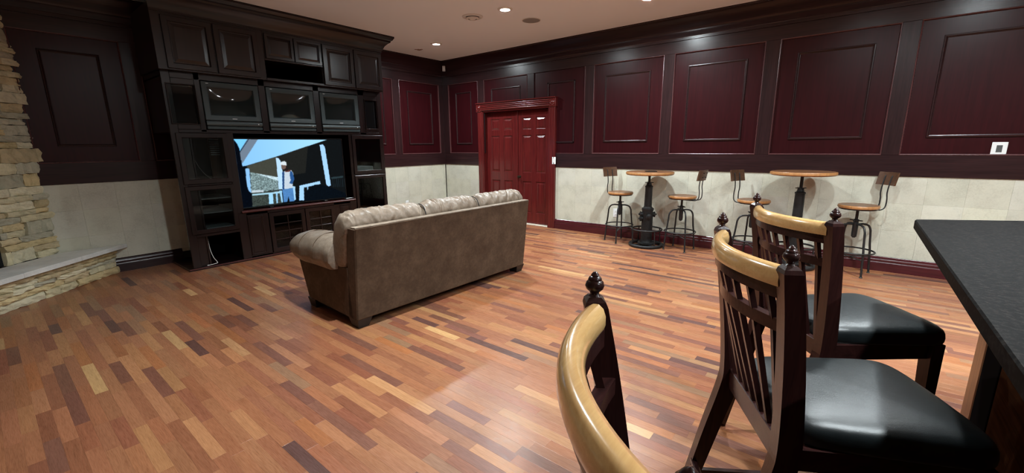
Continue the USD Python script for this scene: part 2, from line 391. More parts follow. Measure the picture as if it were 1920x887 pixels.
for i in range(len(stiles) - 1):
    a, b = stiles[i][1], stiles[i + 1][0]
    z0 = 2.10 if i == 1 else Z_RT
    if i == 2:
        wb.part('panel', [pbox(on_back, -4.02, b, Z_RT, 2.15, -.03, PANEL_H), pbox(on_back, a, b, 2.15, Z_PT, -.03, PANEL_H)], 'panel_wood')
        x0, x1, zb, zt = -4.12, -3.596, 1.457, 2.437
        wb.part('panel_moulding', [pbox(on_back, x0, x1, zt - .026, zt, PANEL_H, PANEL_H + .013, .004), pbox(on_back, x1 - .026, x1, zb, zt, PANEL_H, PANEL_H + .013, .004),
                                   pbox(on_back, -4.0, x1, zb, zb + .026, PANEL_H, PANEL_H + .013, .004), pbox(on_back, x0, x0 + .026, 2.16, zt, PANEL_H, PANEL_H + .013, .004)], 'espresso_x')
        wb.part('panel_bead', [pbox(on_back, -3.95, b, Z_RT, Z_RT + .009, -.02, .0025, .002), pbox(on_back, b - .009, b, Z_RT, Z_PT, -.02, .005, .003)], 'bead_wood_lit')
        continue
    wb.part('panel', pbox(on_back, a, b, z0, Z_PT, -.03, PANEL_H), 'panel_wood')
    wb.part('panel_bead', frame(on_back, a, b, z0, Z_PT, BEAD), 'bead_wood_lit', smooth=40)
    ins = .19 if i == 0 else .164 if i == 1 else .182
    zb = 2.12 if i == 1 else 1.457
    wb.part('panel_moulding', frame(on_back, a + ins, b - ins, zb, 2.443, [(p, PANEL_H + h) for p, h in MOULD]), 'espresso_x')
wall_tiles(wb, on_back, XL, -5.69, .345, [.12, .168, .466, .765, 1.060])
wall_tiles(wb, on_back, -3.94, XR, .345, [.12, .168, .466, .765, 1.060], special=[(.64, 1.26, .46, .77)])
baseboard('baseboard_back', on_back, [(XL, -5.69, 1, 0), (-3.94, XR, 0, 0)], 'trim_x')

# left wall --------------------------------------------------------------------------------------------------------------
wl = Thing('wall_left', kind='structure')
wl.part('masonry', box(XL - .2, XL - .034, YF, YW + .2, 0, ZC), 'mortar')
lst = [(-.94, -.80), (.275, .42), (1.255, 1.41), (2.47, 2.62), (3.70, 3.85), (4.925, 5.080), (6.045, YW)]
for a, b in lst:
    wl.part('stile', pbox(on_left, a, b, Z_RT, Z_PT, -.03, 0, CE), 'espresso_z')
wl.part('rail', pbox(on_left, YF, YW, Z_RB, Z_RT, -.03, 0, CE), 'espresso_y')
wl.part('frieze', pbox(on_left, YF, YW, Z_PT, Z_CR + .02, -.03, 0, CE), 'espresso_y')
wl.part('crown', crown_profile(on_left, YF, YW, 0.0, -1.0), 'espresso_y', smooth=25)
for i in range(len(lst) - 1):
    a, b = lst[i][1], lst[i + 1][0]
    wl.part('panel', pbox(on_left, a, b, Z_RT, Z_PT, -.03, PANEL_H), 'panel_wood')
    wl.part('panel_bead', frame(on_left, a, b, Z_RT, Z_PT, BEAD), 'bead_wood_lit', smooth=40)
    wl.part('panel_moulding', frame(on_left, a + .182, b - .182, 1.457, 2.443, [(p, PANEL_H + h) for p, h in MOULD]), 'espresso_y')
wall_tiles(wl, on_left, .30, 1.62, .98, [.12, .168, .466, .765, 1.060])
wall_tiles(wl, on_left, 4.0, YW, .98, [.12, .168, .466, .765, 1.060])
wl.part('plaster', [box(XL - .03, XL + TILE_H, YF, .30, 0, 1.06), box(XL - .03, XL + TILE_H, 1.62, 4.0, 0, 1.06)], 'wall_far')
baseboard('baseboard_left', on_left, [(.80, 1.50, 0, 0), (4.05, YW, 0, -1)], 'espresso_y')
# the two walls behind the camera
wr = Thing('wall_right', kind='structure')
wr.part('plaster', box(XR, XR + .15, YF, YW + .2, 0, 1.06), 'wall_far')
wr.part('upper_plaster', box(XR, XR + .15, YF, YW + .2, 1.06, ZC), 'wall_far')
wf = Thing('wall_front', kind='structure')
wf.part('plaster', box(XL - .2, XR + .15, YF - .15, YF, 0, 1.06), 'wall_far')
wf.part('upper_plaster', box(XL - .2, XR + .15, YF - .15, YF, 1.06, ZC), 'wall_far')

# ------------------------------------------------------------------ door
dr = Thing('door_1', kind='structure')
DY = YW + .075
PD = at_y(DY)
for a, b in ((-5.69, DL), (DR, -3.94)):
    dr.part('casing', [pbox(on_back, a, b, 0, 2.06, -.02, .028, .004), pbox(on_back, a + .012, a + .030, 0, 2.06, .02, .034, .004), pbox(on_back, b - .030, b - .012, 0, 2.06, .02, .034, .004),
                       pbox(on_back, a + .05, b - .05, 0, 2.06, .02, .032, .004)], 'cherry_z')
dr.part('jamb', [box(DL - .02, DL + .012, YW - .02, DY + .06, 0, 2.06), box(DR - .012, DR + .02, YW - .02, DY + .06, 0, 2.06), box(DL, DR, YW - .02, DY + .06, 2.035, 2.06)], 'cherry_z')
hd = dr.part('header', pbox(on_back, -5.60, -4.03, 2.055, 2.185, -.02, .035, .004), 'cherry_x')
for k in range(4):
    zc = 2.075 + .030 * k
    r_ = [(-5.585, zc), (-4.045, zc)]
    dr.part('reed', tube([[-5.6, YW - .038, zc], [-4.8, YW - .038, zc], [-4.03, YW - .038, zc]], .0135, 12), 'cherry_x', smooth=40, parent=hd)
dr.part('header_cap', pbox(on_back, -5.71, -3.92, 2.185, 2.205, -.02, .065, .005), 'cherry_x')
for a in (-5.645, -3.985):
    cb = dr.part('corner_block', pbox(on_back, a - .062, a + .062, 2.045, 2.187, -.02, .046, .005), 'cherry_z')
    rs = lathe([(.05, 0), (.05, .006), (.044, .012), (.038, .006), (.030, .005), (.022, .010), (.012, .014), (0, .015)], 28)
    dr.part('rosette', xf(rs, rx=math.pi / 2, t=(a, YW - .046, 2.116)), 'cherry_z', smooth=35, parent=cb)
LM = (DL + DR) / 2
def leaf(a0, a1):
    z0, z1 = .014, 2.03
    st, ms_ = .115, .10
    w = a1 - a0
    c0, c1, c2, c3 = a0 + st, a0 + w / 2 - ms_ / 2, a0 + w / 2 + ms_ / 2, a1 - st
    rows = [(.205, .78), (.94, 1.60), (1.70, 1.905)]
    lf = dr.part('door_leaf', [pbox(PD, a0, c0, z0, z1, -.04, 0, .003), pbox(PD, c3, a1, z0, z1, -.04, 0, .003), pbox(PD, c1, c2, z0, z1, -.04, 0, .001),
                               *[pbox(PD, p, q, e, f, -.04, 0, .001) for p, q in ((c0, c1), (c2, c3)) for e, f in ((z0, rows[0][0]), (rows[0][1], rows[1][0]), (rows[1][1], rows[2][0]), (rows[2][1], z1))]], 'cherry_z')
    for b0, b1 in rows:
        for p, q in ((c0, c1), (c2, c3)):
            dr.part('raised_panel', raised(PD, p, q, b0, b1, 0, [(0, 0), (.006, -.010), (.012, -.012), (.016, -.012), (.040, -.003), (.042, -.002)]), 'cherry_z', parent=lf)
    return lf
leaf(DL + .014, LM - .002)
lf2 = leaf(LM + .002, DR - .014)
dr.part('astragal', pbox(PD, LM - .022, LM + .022, .014, 2.03, 0, .014, .005), 'cherry_z')
kn = xf(lathe([(.026, 0), (.026, .004), (.010, .010), (.009, .028), (.020, .036), (.026, .048), (.022, .060), (.010, .066), (0, .067)], 24), rx=math.pi / 2, t=(LM + .06, DY, .86))
dr.part('knob', kn, 'bronze', smooth=40, label='small dark bronze round knob')
dr.part('threshold', box(DL + .01, DR - .01, YW - .02, DY + .03, 0, .012, .004), 'threshold')

# ------------------------------------------------------------------ ceiling fittings
GR_OUT = 'recessed ceiling lamps'
LBL = {0: 'lit recessed ceiling lamp beside the round air diffuser', 1: 'lit recessed ceiling lamp nearest the room corner and its small sensor', 2: 'lit recessed ceiling lamp cut off by the top of the photo'}
def can(i, x, y):
    t = Thing('ceiling_lamp', LBL.get(i, 'recessed ceiling lamp outside the photo above the viewer'), 'ceiling lamp', (x, y, ZC), group=None if i in LBL else 'lamps outside the photo')
    t.part('trim_ring', lathe([(.057, -.012), (.066, -.014), (.090, -.006), (.096, 0), (.056, 0)], 40, caps=False), 'trim_white', smooth=40)
    t.part('lamp', lathe([(0, -.010), (.058, -.010)], 24, caps=False), 'lamp_glow_high' if i in DIM else 'lamp_glow')
for i, (x, y) in enumerate(CANS): can(i, x, y)
t = Thing('air_diffuser', 'round white stepped air diffuser on the ceiling', 'ceiling vent', (-4.082, 4.352, ZC))
t.part('outer_cone', lathe([(.135, 0), (.130, -.010), (.105, -.018), (.100, -.014), (.085, -.004)], 48, caps=False), 'trim_white', smooth=40)
t.part('throat', lathe([(0, -.002), (.1, -.002)], 40, caps=False), 'plastic_shadow')
t.part('middle_cone', lathe([(.082, -.020), (.060, -.034), (.056, -.030), (.070, -.016)], 48, caps=False), 'trim_white', smooth=40)
t.part('inner_cone', lathe([(.0, -.036), (.030, -.038), (.044, -.030), (.046, -.022)], 40, caps=False), 'trim_white', smooth=40)
t = Thing('ceiling_speaker', 'flat round grey speaker grille set in the ceiling', 'speaker', (-3.60, 4.982, ZC))
t.part('grille', lathe([(.118, 0), (.118, -.004), (.112, -.006), (0, -.007)], 48, caps=False), 'grille_grey')
t.part('rim', lathe([(.126, 0), (.125, -.005), (.118, -.006), (.116, -.003)], 48, caps=False), 'trim_white', smooth=40)
st_ = Thing('ceiling_stain', 'small brown water stain on the ceiling by the corner lamp', 'stain', (-6.11, 5.14, ZC))
a = np.linspace(0, 2 * math.pi, 28, endpoint=False)
rr = .045 * (1 + .3 * np.sin(3 * a + 1) + .2 * np.sin(5 * a) + .15 * np.sin(8 * a + 2))
plain('stain_brown', (.33, .24, .20), .9, spec=.1)
st_.part('patch', extrude(np.stack([rr * np.cos(a) * 1.3, rr * np.sin(a) * 1.3], 1), -.0012, -.0002), 'stain_brown')
t = Thing('motion_sensor', 'small white motion sensor up in the wall corner', 'sensor', (-6.475, 6.045, 2.905), rz=-math.radians(45))
t.part('case', box(-.022, .022, -.030, .030, -.052, .048, .008), 'sensor_white')
t.part('lens', box(.020, .026, -.022, .022, -.02, .03, .004), 'trim_white')
t.part('bracket', box(-.06, -.02, -.012, .012, -.02, .02, .003), 'sensor_white')

# ------------------------------------------------------------------ plates on the walls
def plate(name, label, cat_, P, a, b, w, h, kind, group=None):
    o = P(a, b, TILE_H if kind != 'high' and b < 1.05 else (PANEL_H if kind == 'high' else 0))
    t = Thing(name, label, cat_, tuple(o), group=group, world=True)
    hh = {'outlet': TILE_H, 'blank': TILE_H, 'high': PANEL_H, 'switch': .028}[kind]
    t.part('cover_plate', pbox(P, a - w / 2, a + w / 2, b - h / 2, b + h / 2, hh, hh + .006, .003), 'plastic_white')
    if kind == 'outlet':
        for s in (-1, 1):
            r = t.part('receptacle', pbox(P, a - w * .22, a + w * .22, b + s * h * .2 - .014, b + s * h * .2 + .014, hh + .005, hh + .009, .003), 'plastic_white')
            for d in (-.006, .006):
                t.part('slot', pbox(P, a + d - .001, a + d + .001, b + s * h * .2 - .002, b + s * h * .2 + .007, hh + .008, hh + .0094), 'plastic_shadow', parent=r)
    elif kind == 'switch':
        t.part('rocker', pbox(P, a - w * .2, a + w * .2, b - h * .28, b + h * .28, hh + .005, hh + .010, .003), 'plastic_white')
    elif kind == 'high':
        t.part('insert', pbox(P, a - w * .19, a + w * .19, b - h * .27, b + h * .27, hh + .004, hh + .0075, .002), 'device_grey', label='dark insert')
    elif kind == 'blank':
        t.part('screw', xf(lathe([(.003, 0), (.003, .001), (0, .0015)], 10), rx=math.pi / 2, t=P(a, b, hh + .006)), 'chrome_dull')
plate('light_switch', 'white light switch plate at the right edge of the red door', 'light switch', on_back, -3.952, 1.166, .075, .120, 'switch')
plate('wall_plate', 'white wall plate with dark centre high on the wood panel', 'wall plate', on_back, 1.095, 1.345, .105, .125, 'high')
plate('wall_outlet', 'white outlet behind the bar stool nearest the red door', 'outlet', on_back, -2.815, .368, .085, .135, 'outlet')
plate('wall_outlet', 'white outlet behind the second pair of bar stools', 'outlet', on_back, -.852, .365, .085, .125, 'outlet')
plate('wall_outlet', 'white outlet on the left wall behind the sofa', 'outlet', on_left, 5.116, .345, .070, .115, 'outlet')

# ------------------------------------------------------------------ built-in media cabinet
XF = -5.948
TV = Thing('media_cabinet', 'tall dark built-in media cabinet around the televisions', 'cabinet', (XF, 2.8, 0), world=True)
PF = at_x(XF)
XB = XL + .005
def cb_(name, boxes, m, parent=None, c=.003, **kw):
    return TV.part(name, [box(*b, c) for b in boxes], m, parent=parent, **kw)
YA, YB, YC, YD = 1.42, 2.005, 3.585, 4.175    # sides and dividers
cb_('base', [(XB, XF + .004, 1.375, YD + .01, 0, .030)], 'cabinet_y')
cb_('base_edge_highlight', [(XF + .002, XF + .008, 1.375, YD + .01, .012, .026)], 'ledge_wood')  # paler strip, carries the highlight along the base lip as colour
cb_('back_panel', [(XB, XB + .015, 1.60, YD, .03, 2.9)], 'black_void')
cb_('side_panel', [(XB, XF - .02, 1.592, 1.612, .03, 1.62)], 'cabinet_z'); cb_('light_block_panel', [(XF - .055, XF - .035, 1.43, 1.60, .03, 1.62)], 'cabinet_z'); cb_('side_panel', [(XB, XF - .02, 1.42, 1.442, 1.62, 2.27)], 'cabinet_z')  # middle panel added to keep lamp light off the wall strip beside
cb_('side_panel', [(XB, XF - .02, YD - .022, YD, .03, 2.27)], 'cabinet_z')
cb_('divider', [(XB, XF - .02, YB - .03, YB + .0, .03, 1.60)], 'cabinet_z')
cb_('divider', [(XB, XF - .02, YC, YC + .03, .03, 1.60)], 'cabinet_z')
# face frame: stiles and rails
for a, b, z0, z1 in ((YA, 1.50, .03, 2.27), (1.955, 2.055, .03, .62), (1.945, 2.035, .62, 1.61), (3.565, 3.635, .62, 1.61), (3.50, 3.635, .03, .62), (4.105, YD, .03, 2.27)):
    cb_('face_stile', [(XF - .022, XF, a, b, z0, z1)], 'cabinet_z')
for a, b in ((1.715, 1.770), (2.389, 2.466), (3.089, 3.170), (3.775, 3.875)):
    cb_('face_stile', [(XF - .022, XF, a, b, 1.61, 2.27)], 'cabinet_z')
for a, b, z0, z1 in ((1.50, 4.105, 1.60, 1.637), (1.50, 4.105, 2.186, 2.27), (1.50, 1.715, 1.637, 1.70), (3.875, 4.105, 1.637, 1.70), (1.5, 1.715, 2.12, 2.186), (3.875, 4.105, 2.12, 2.186),
                     (1.50, 1.96, .39, .425), (1.50, 1.96, .995, 1.015), (3.635, 4.105, .41, .43), (3.635, 4.105, .99, 1.01), (2.055, 3.50, .585, .62), (2.055, 3.5, .03, .048)):
    cb_('face_rail', [(XF - .022, XF, a, b, z0, z1)], 'cabinet_y')
for a, b, z in ((1.60, YB, .40), (1.60, YB, 1.00), (YC, YD, .41), (YC, YD, 1.00), (YA, YD, 1.615), (YA, YD, 2.20)):
    cb_('shelf', [(XB + .012, XF - .02, a, b, z - .011, z + .011)], 'cabinet_y')
prof = [(XF - .69, .615), (XF + .010, .615), (XF + .020, .620), (XF + .026, .628), (XF + .026, .634), (XF + .020, .642), (XF + .010, .646), (XF - .69, .646)]
TV.part('counter_ledge', loft([np.array([[x, yy, z] for x, z in prof]) for yy in (2.006, 3.584)]), 'ledge_wood', smooth=30, label='reddish rounded ledge under the large television')
# upper cabinets stand forward
XU = -5.86
PU = at_x(XU)
cb_('upper_case', [(XB, XU - .022, 1.40, 2.475, 2.26, 2.92), (XB, XU - .022, 3.215, YD, 2.26, 2.92), (XB, XU - .022, 2.475, 3.215, 2.495, 2.92)], 'cabinet_z')
cb_('upper_face', [(XU - .024, XU - .004, 1.395, 2.475, 2.255, 2.92), (XU - .024, XU - .004, 3.225, YD, 2.255, 2.92), (XU - .024, XU - .004, 2.475, 3.225, 2.50, 2.92), (XU - .024, XU - .004, 2.475, 3.225, 2.255, 2.285)], 'cabinet_y')
RP = [(0, 0), (0, .014), (.004, .018), (.052, .018), (.058, .008), (.062, .005), (.068, .005), (.100, .013), (.104, .013)]
def cdoor(a0, a1, b0, b1, sm=1.0):
    d = TV.part('upper_door', [frame(PU, a0, a1, b0, b1, [(i * sm, h) for i, h in RP[:7]])], 'cabinet_z')
    TV.part('raised_panel', raised(PU, a0 + .068 * sm, a1 - .068 * sm, b0 + .068 * sm, b1 - .068 * sm, 0, [(0, .005), (.034 * sm, .014), (.036 * sm, .014)]), 'cabinet_z', parent=d)
for a0, a1 in ((1.478, 1.932), (1.948, 2.405), (3.228, 3.690), (3.702, 4.165)):
    cdoor(a0, a1, 2.272, 2.80)
for a0, a1 in ((2.490, 2.836), (2.848, 3.210)):
    cdoor(a0, a1, 2.512, 2.80, .62)
# crown round the top of the cabinet
cp = [(0, 2.83), (.012, 2.83), (.012, 2.85), (.022, 2.862), (.030, 2.885), (.052, 2.925), (.085, 2.958), (.112, 2.975), (.118, 2.995), (.135, 3.005), (.150, 3.03), (.156, 3.035), (.156, ZC)]
xb_ = XU - .004
rings = [np.array([[xb_ + h, 1.395 - h * .2, z] for h, z in cp]), np.array([[xb_ + h, YD + h, z] for h, z in cp]), np.array([[XB, YD + h, z] for h, z in cp])]
TV.part('crown', loft(rings, False, False), 'cabinet_y', smooth=25)
# lower cupboards: two fixed raised panels and two lattice glass doors
for a0, a1 in ((2.058, 2.245), (3.325, 3.49)):
    TV.part('fixed_panel', raised(PF, a0, a1, .06, .575, 0, [(0, 0), (.004, .006), (.012, .007), (.018, .001), (.03, .001), (.034, .004)]), 'cabinet_z')
cb_('face_stile', [(XF - .022, XF, 2.055, 2.312, .03, .62)], 'cabinet_z'); cb_('face_stile', [(XF - .022, XF, 3.232, 3.50, .03, .62)], 'cabinet_z')
def gdoor(a0, a1, b0, b1, fw_, cols=1, rows=1, name='glass_door', hh=.016):
    d = TV.part(name, frame(PF, a0, a1, b0, b1, [(0, -.004), (0, hh - .003), (.003, hh), (fw_ - .006, hh), (fw_, hh - .008), (fw_, -.004)]), 'cabinet_z')
    i0, i1, j0, j1 = a0 + fw_, a1 - fw_, b0 + fw_, b1 - fw_
    TV.part('pane', pbox(PF, i0 - .004, i1 + .004, j0 - .004, j1 + .004, .000, .003), 'glass_pane', parent=d)
    for k in range(1, cols):
        a = i0 + (i1 - i0) * k / cols
        TV.part('muntin', pbox(PF, a - .007, a + .007, j0, j1, .002, .013, .003), 'cabinet_z', parent=d)
    for k in range(1, rows):
        b = j0 + (j1 - j0) * k / rows
        TV.part('muntin', pbox(PF, i0, i1, b - .007, b + .007, .002, .013, .003), 'cabinet_y', parent=d)
    return d
gdoor(2.316, 2.786, .050, .583, .055, 2, 4, 'lattice_door')
gdoor(2.796, 3.228, .050, .583, .055, 2, 4, 'lattice_door')
gdoor(1.462, 1.962, .428, .992, .050)
gdoor(1.462, 1.962, 1.018, 1.597, .055)
gdoor(3.612, 4.150, .435, .992, .048)
gdoor(3.612, 4.150, 1.012, 1.597, .055)
gdoor(1.447, 1.722, 1.690, 2.130, .012)
gdoor(3.870, 4.090, 1.690, 2.130, .012)
# inside: glass shelves, an air grille, the lining of the upper left bay
for z in (.66, .83):
    TV.part('glass_shelf', box(XB + .05, XF - .05, 1.615, YB - .04, z - .004, z + .004), 'device_grey')
cb_('bay_lining', [(-6.30, -6.28, 1.86, 1.975, 1.02, 1.59)], 'barwood_z')
TV.part('vent_grille', [box(-6.279, -6.270, 1.87, 1.97, 1.34 + .026 * k, 1.34 + .026 * k + .013, .002) for k in range(8)], 'device_light', label='grey slatted vent grille', kind='stuff')
# speakers behind the two top side panes
for a0, a1, side in ((1.452, 1.717, 'left end'), (3.874, 4.086, 'right end')):
    s = Thing('wall_speaker', f'black cloth-fronted speaker behind the glass at the {side} of the small televisions', 'speaker', (XF - .12, (a0 + a1) / 2, 1.70), world=True)
    s.part('case', box(XF - .30, XF - .035, a0 + .012, a1 - .012, 1.702, 2.115, .004), 'tv_black')
    s.part('grille_cloth', box(XF - .034, XF - .02, a0 + .018, a1 - .018, 1.71, 2.105, .006), 'cloth_black')
# small televisions
for i, (a0, a1, w) in enumerate(((1.770, 2.388, 'left'), (2.467, 3.088, 'middle'), (3.170, 3.774, 'right'))):
    lab = {'left': 'grey tube television at the left of the row above the big screen', 'middle': 'grey tube television in the middle of the row above the big screen', 'right': 'grey tube television at the right of the row above the big screen'}[w]
    s = Thing('tube_television', lab, 'television', (XF - .2, (a0 + a1) / 2, 1.637), world=True)
    P = at_x(XF)
    b0, b1 = 1.639, 2.184
    s.part('case', [box(XF - .42, XF - .012, a0 + .01, a1 - .01, b0, b1 - .012, .01)], 'tv_black')
    s.part('bezel', frame(P, a0 + .004, a1 - .004, b0 + .105, b1 - .003, [(0, -.012), (.002, .006), (.006, .010), (.058, .004), (.066, -.004), (.070, -.010)]), 'crt_frame', smooth=25)
    # bulging screen
    n1, n2 = 17, 13
    g = np.array([[P(a0 + .07 + (a1 - a0 - .14) * u, b0 + .173 + (b1 - b0 - .24) * v, -.012 + .010 * (1 - (2 * u - 1) ** 2) * (1 - (2 * v - 1) ** 2)) for u in np.linspace(0, 1, n1)] for v in np.linspace(0, 1, n2)])
    q = [[j * n1 + k, j * n1 + k + 1, (j + 1) * n1 + k + 1, (j + 1) * n1 + k] for j in range(n2 - 1) for k in range(n1 - 1)]
    s.part('screen', (g.reshape(-1, 3), tri(q)), 'crt_screen', smooth=True)
    s.part('control_strip', loft([np.array([P(y_, b0 + z, h) for h, z in ((-.01, .048), (.012, .050), (.020, .062), (.020, .080), (.012, .096), (-.01, .098))]) for y_ in (a0 + .008, a1 - .008)]), 'crt_shelf', smooth=35)
    s.part('foot_strip', pbox(P, a0 + .008, a1 - .008, b0 + .004, b0 + .040, -.02, .014, .006), 'crt_frame')
    s.part('nameplate', pbox(P, (a0 + a1) / 2 - .026, (a0 + a1) / 2 + .026, b0 + .126, b0 + .134, .004, .0085), 'tag_white')
    s.part('corner_label', pbox(P, a0 + .055, a0 + .082, b1 - .030, b1 - .022, .006, .010), 'tag_white')
    s.part('button', xf(lathe([(.007, 0), (.007, .003), (0, .004)], 14), ry=math.pi / 2, t=P(a1 - .055, b0 + .072, .019)), 'tag_white')

# the large television and its picture
XT = -6.0
s = Thing('television', 'large flat television showing a person on a porch', 'television', (XT, 2.76, .646), world=True)
PT = at_x(XT)
s.part('case', box(XT - .06, XT - .004, 2.038, 3.480, .668, 1.545, .01), 'tv_black')
s.part('bezel', frame(PT, 2.036, 3.482, .664, 1.548, [(0, -.01), (0, .002), (.002, .004), (.012, .004), (.014, 0)]), 'tv_black')
s.part('stand', [box(XT - .12, XT + .05, 2.35, 2.40, .647, .668, .004), box(XT - .12, XT + .05, 3.10, 3.15, .647, .668, .004)], 'tv_black')
Zc = np.array([(60, 45), (1283, 47), (1312, 690), (148, 802)], float)     # the picture's corners on the sheet where it was traced
Uc = np.array([(0, 1), (1, 1), (1, 0), (0, 0)], float)
A_ = []
for (x, y_), (u, v) in zip(Zc, Uc):
    A_ += [[x, y_, 1, 0, 0, 0, -u * x, -u * y_, -u], [0, 0, 0, x, y_, 1, -v * x, -v * y_, -v]]
Hm = np.linalg.svd(np.array(A_))[2][-1].reshape(3, 3)
def warp(p):
    q = np.c_[np.asarray(p, float), np.ones(len(p))] @ Hm.T
    return q[:, :2] / q[:, 2:]
NU, NV = 300, 170
uu, vv = np.meshgrid(np.linspace(0, 1, NU), np.linspace(0, 1, NV))
img = np.zeros((NV, NU, 3)); img[:] = (8, 12, 16)
def inside(poly):
    x, y_ = uu, vv; r = np.zeros(uu.shape, bool); n = len(poly); j = n - 1
    for i in range(n):
        xi, yi = poly[i]; xj, yj = poly[j]
        with np.errstate(divide='ignore', invalid='ignore'):
            r ^= ((yi > y_) != (yj > y_)) & (x < (xj - xi) * (y_ - yi) / (yj - yi) + xi)
        j = i
    return r
tex = np.random.default_rng(5).random((NV, NU))
tex = (tex + np.roll(tex, 1, 0) + np.roll(tex, 1, 1) + np.roll(tex, (1, 1), (0, 1))) / 4
def paint(poly, c, noise=0.0, c2=None):
    k = inside(warp(poly)); col = np.zeros(img.shape); col[:] = c
    if c2 is not None: col = col + (np.array(c2, float) - col) * uu[..., None]
    if noise: col = col * (1 + noise * (tex[..., None] - .5) * 2)
    img[k] = col[k]
paint([(70, 46), (1120, 50), (640, 210), (200, 340), (140, 350), (110, 150)], (135, 196, 250), c2=(175, 232, 255))
paint([(60, 45), (230, 45), (118, 190)], (120, 205, 255))
paint([(215, 45), (335, 46), (150, 318), (120, 190)], (112, 128, 146))
paint([(225, 45), (236, 45), (122, 205), (118, 190)], (40, 60, 80))
paint([(200, 340), (640, 208), (1120, 50), (1283, 47), (1312, 690), (880, 720), (540, 600), (540, 465), (240, 415)], (17, 20, 22), .12)
paint([(195, 345), (540, 240), (540, 468), (240, 415)], (66, 68, 60), .08)
paint([(540, 240), (900, 120), (860, 420), (560, 470)], (32, 33, 31), .1)
paint([(235, 412), (548, 468), (560, 605), (240, 640)], (118, 140, 142), .7)
paint([(300, 425), (548, 468), (552, 510), (420, 470)], (190, 215, 225), .4)
paint([(245, 640), (572, 610), (590, 755), (250, 790)], (58, 66, 62), .5)
paint([(245, 612), (375, 608), (378, 632), (246, 640)], (190, 205, 215), .1)
paint([(183, 368), (228, 372), (240, 640), (208, 615), (190, 520)], (140, 195, 245))
paint([(530, 252), (560, 256), (580, 285), (600, 400), (592, 602), (552, 602)], (185, 222, 255))
paint([(1035, 108), (1072, 100), (1095, 130), (1145, 560), (1120, 575), (1092, 555)], (165, 212, 255))
paint([(1150, 470), (1290, 455), (1292, 475), (1152, 492)], (40, 55, 60))
for x in range(1165, 1300, 22): paint([(x, 490), (x + 6, 490), (x + 10, 580), (x + 4, 580)], (30, 42, 48))
paint([(785, 562), (1020, 512), (1028, 545), (835, 585), (832, 725), (775, 728)], (165, 212, 250))
paint([(868, 575), (884, 572), (884, 630), (872, 632)], (140, 185, 220))
paint([(245, 655), (562, 625), (564, 645), (245, 668)], (170, 215, 235))
paint([(434, 645), (482, 642), (486, 757), (436, 764)], (160, 215, 250)); paint([(514, 642), (534, 640), (536, 750), (518, 756)], (150, 205, 240))
paint([(555, 618), (585, 615), (592, 746), (576, 748)], (150, 205, 240)); paint([(704, 570), (736, 568), (738, 720), (706, 728)], (165, 212, 245))
paint([(588, 602), (712, 588), (722, 732), (668, 738), (656, 680), (642, 738), (602, 744)], (78, 130, 188), .15)
paint([(598, 410), (640, 395), (700, 392), (722, 425), (706, 588), (602, 602), (592, 500)], (196, 210, 222), .05)
paint([(596, 412), (620, 402), (612, 606), (592, 602)], (42, 74, 122)); paint([(686, 396), (712, 412), (732, 488), (706, 546), (672, 535), (690, 500), (680, 450)], (42, 84, 140))
paint([(628, 398), (690, 384), (688, 405), (632, 412)], (92, 52, 48)); paint([(620, 355), (660, 345), (658, 400), (625, 395)], (36, 28, 28))
paint([(584, 330), (640, 330), (640, 368), (612, 384), (590, 372)], (112, 92, 84)); paint([(578, 312), (596, 294), (626, 290), (648, 304), (650, 338), (606, 334), (580, 332)], (214, 226, 232))
paint([(840, 640), (900, 590), (960, 552), (1060, 560), (1160, 590), (1312, 650), (1312, 700), (840, 735)], (9, 15, 22), .3)
paint([(58, 44), (100, 100), (122, 150), (132, 240), (152, 345), (188, 430), (186, 530), (212, 615), (248, 650), (246, 790), (148, 802)], (5, 10, 19), .3)
img = np.clip(img, 0, 255)
for _ in range(1):
    img = (img + np.roll(img, 1, 0) + np.roll(img, -1, 0) + np.roll(img, 1, 1) + np.roll(img, -1, 1)) / 5
lin = ((img / 255 + .055) / 1.055) ** 2.4
SC = (2.050, 3.468, .679, 1.533)
vg = np.stack([np.full(NU * NV, XT + .0012), SC[0] + (SC[1] - SC[0]) * uu.ravel(), SC[2] + (SC[3] - SC[2]) * vv.ravel()], 1)
q = (np.arange(NV - 1)[:, None] * NU + np.arange(NU - 1)[None]).ravel()
s.part('screen', (vg, tri(np.stack([q, q + 1, q + NU + 1, q + NU], 1))), 'tv_picture', tone=lin.reshape(-1, 3), label='lit screen with a person in cap and vest on a white porch')
# small things in the cabinet
s = Thing('media_player', 'flat dark media player behind the lower left glass door', 'media player', (-6.15, 1.78, .411), world=True)
s.part('case', box(-6.42, -5.99, 1.625, 1.935, .422, .482, .004), 'device_grey')
s.part('front', box(-5.992, -5.986, 1.627, 1.933, .424, .480, .002), 'device_grey')
for k in range(5): s.part('button', box(-5.987, -5.983, 1.665 + .05 * k, 1.69 + .05 * k, .440, .450, .001), 'device_light')
s.part('foot', [box(-6.4, -6.36, 1.64, 1.67, .411, .423), box(-6.05, -6.01, 1.64, 1.67, .411, .423), box(-6.4, -6.36, 1.88, 1.91, .411, .423), box(-6.05, -6.01, 1.88, 1.91, .411, .423)], 'tv_black')
s = Thing('media_player', 'pale grey box behind the upper right glass door', 'media player', (-6.1, 3.85, 1.011), world=True)
s.part('case', box(-6.35, -6.03, 3.72, 4.00, 1.018, 1.125, .006), 'device_light')
s.part('front', box(-6.032, -6.026, 3.73, 3.99, 1.03, 1.115, .002), 'device_grey')
s.part('foot', [box(-6.33, -6.30, 3.73, 3.76, 1.011, 1.02), box(-6.08, -6.05, 3.73, 3.76, 1.011, 1.02), box(-6.33, -6.3, 3.96, 3.99, 1.011, 1.02), box(-6.08, -6.05, 3.96, 3.99, 1.011, 1.02)], 'tv_black')
s = Thing('remote_control', 'slim grey remote control on the ledge right of the big television', 'remote control', (-5.965, 3.50, .649), rz=.12)
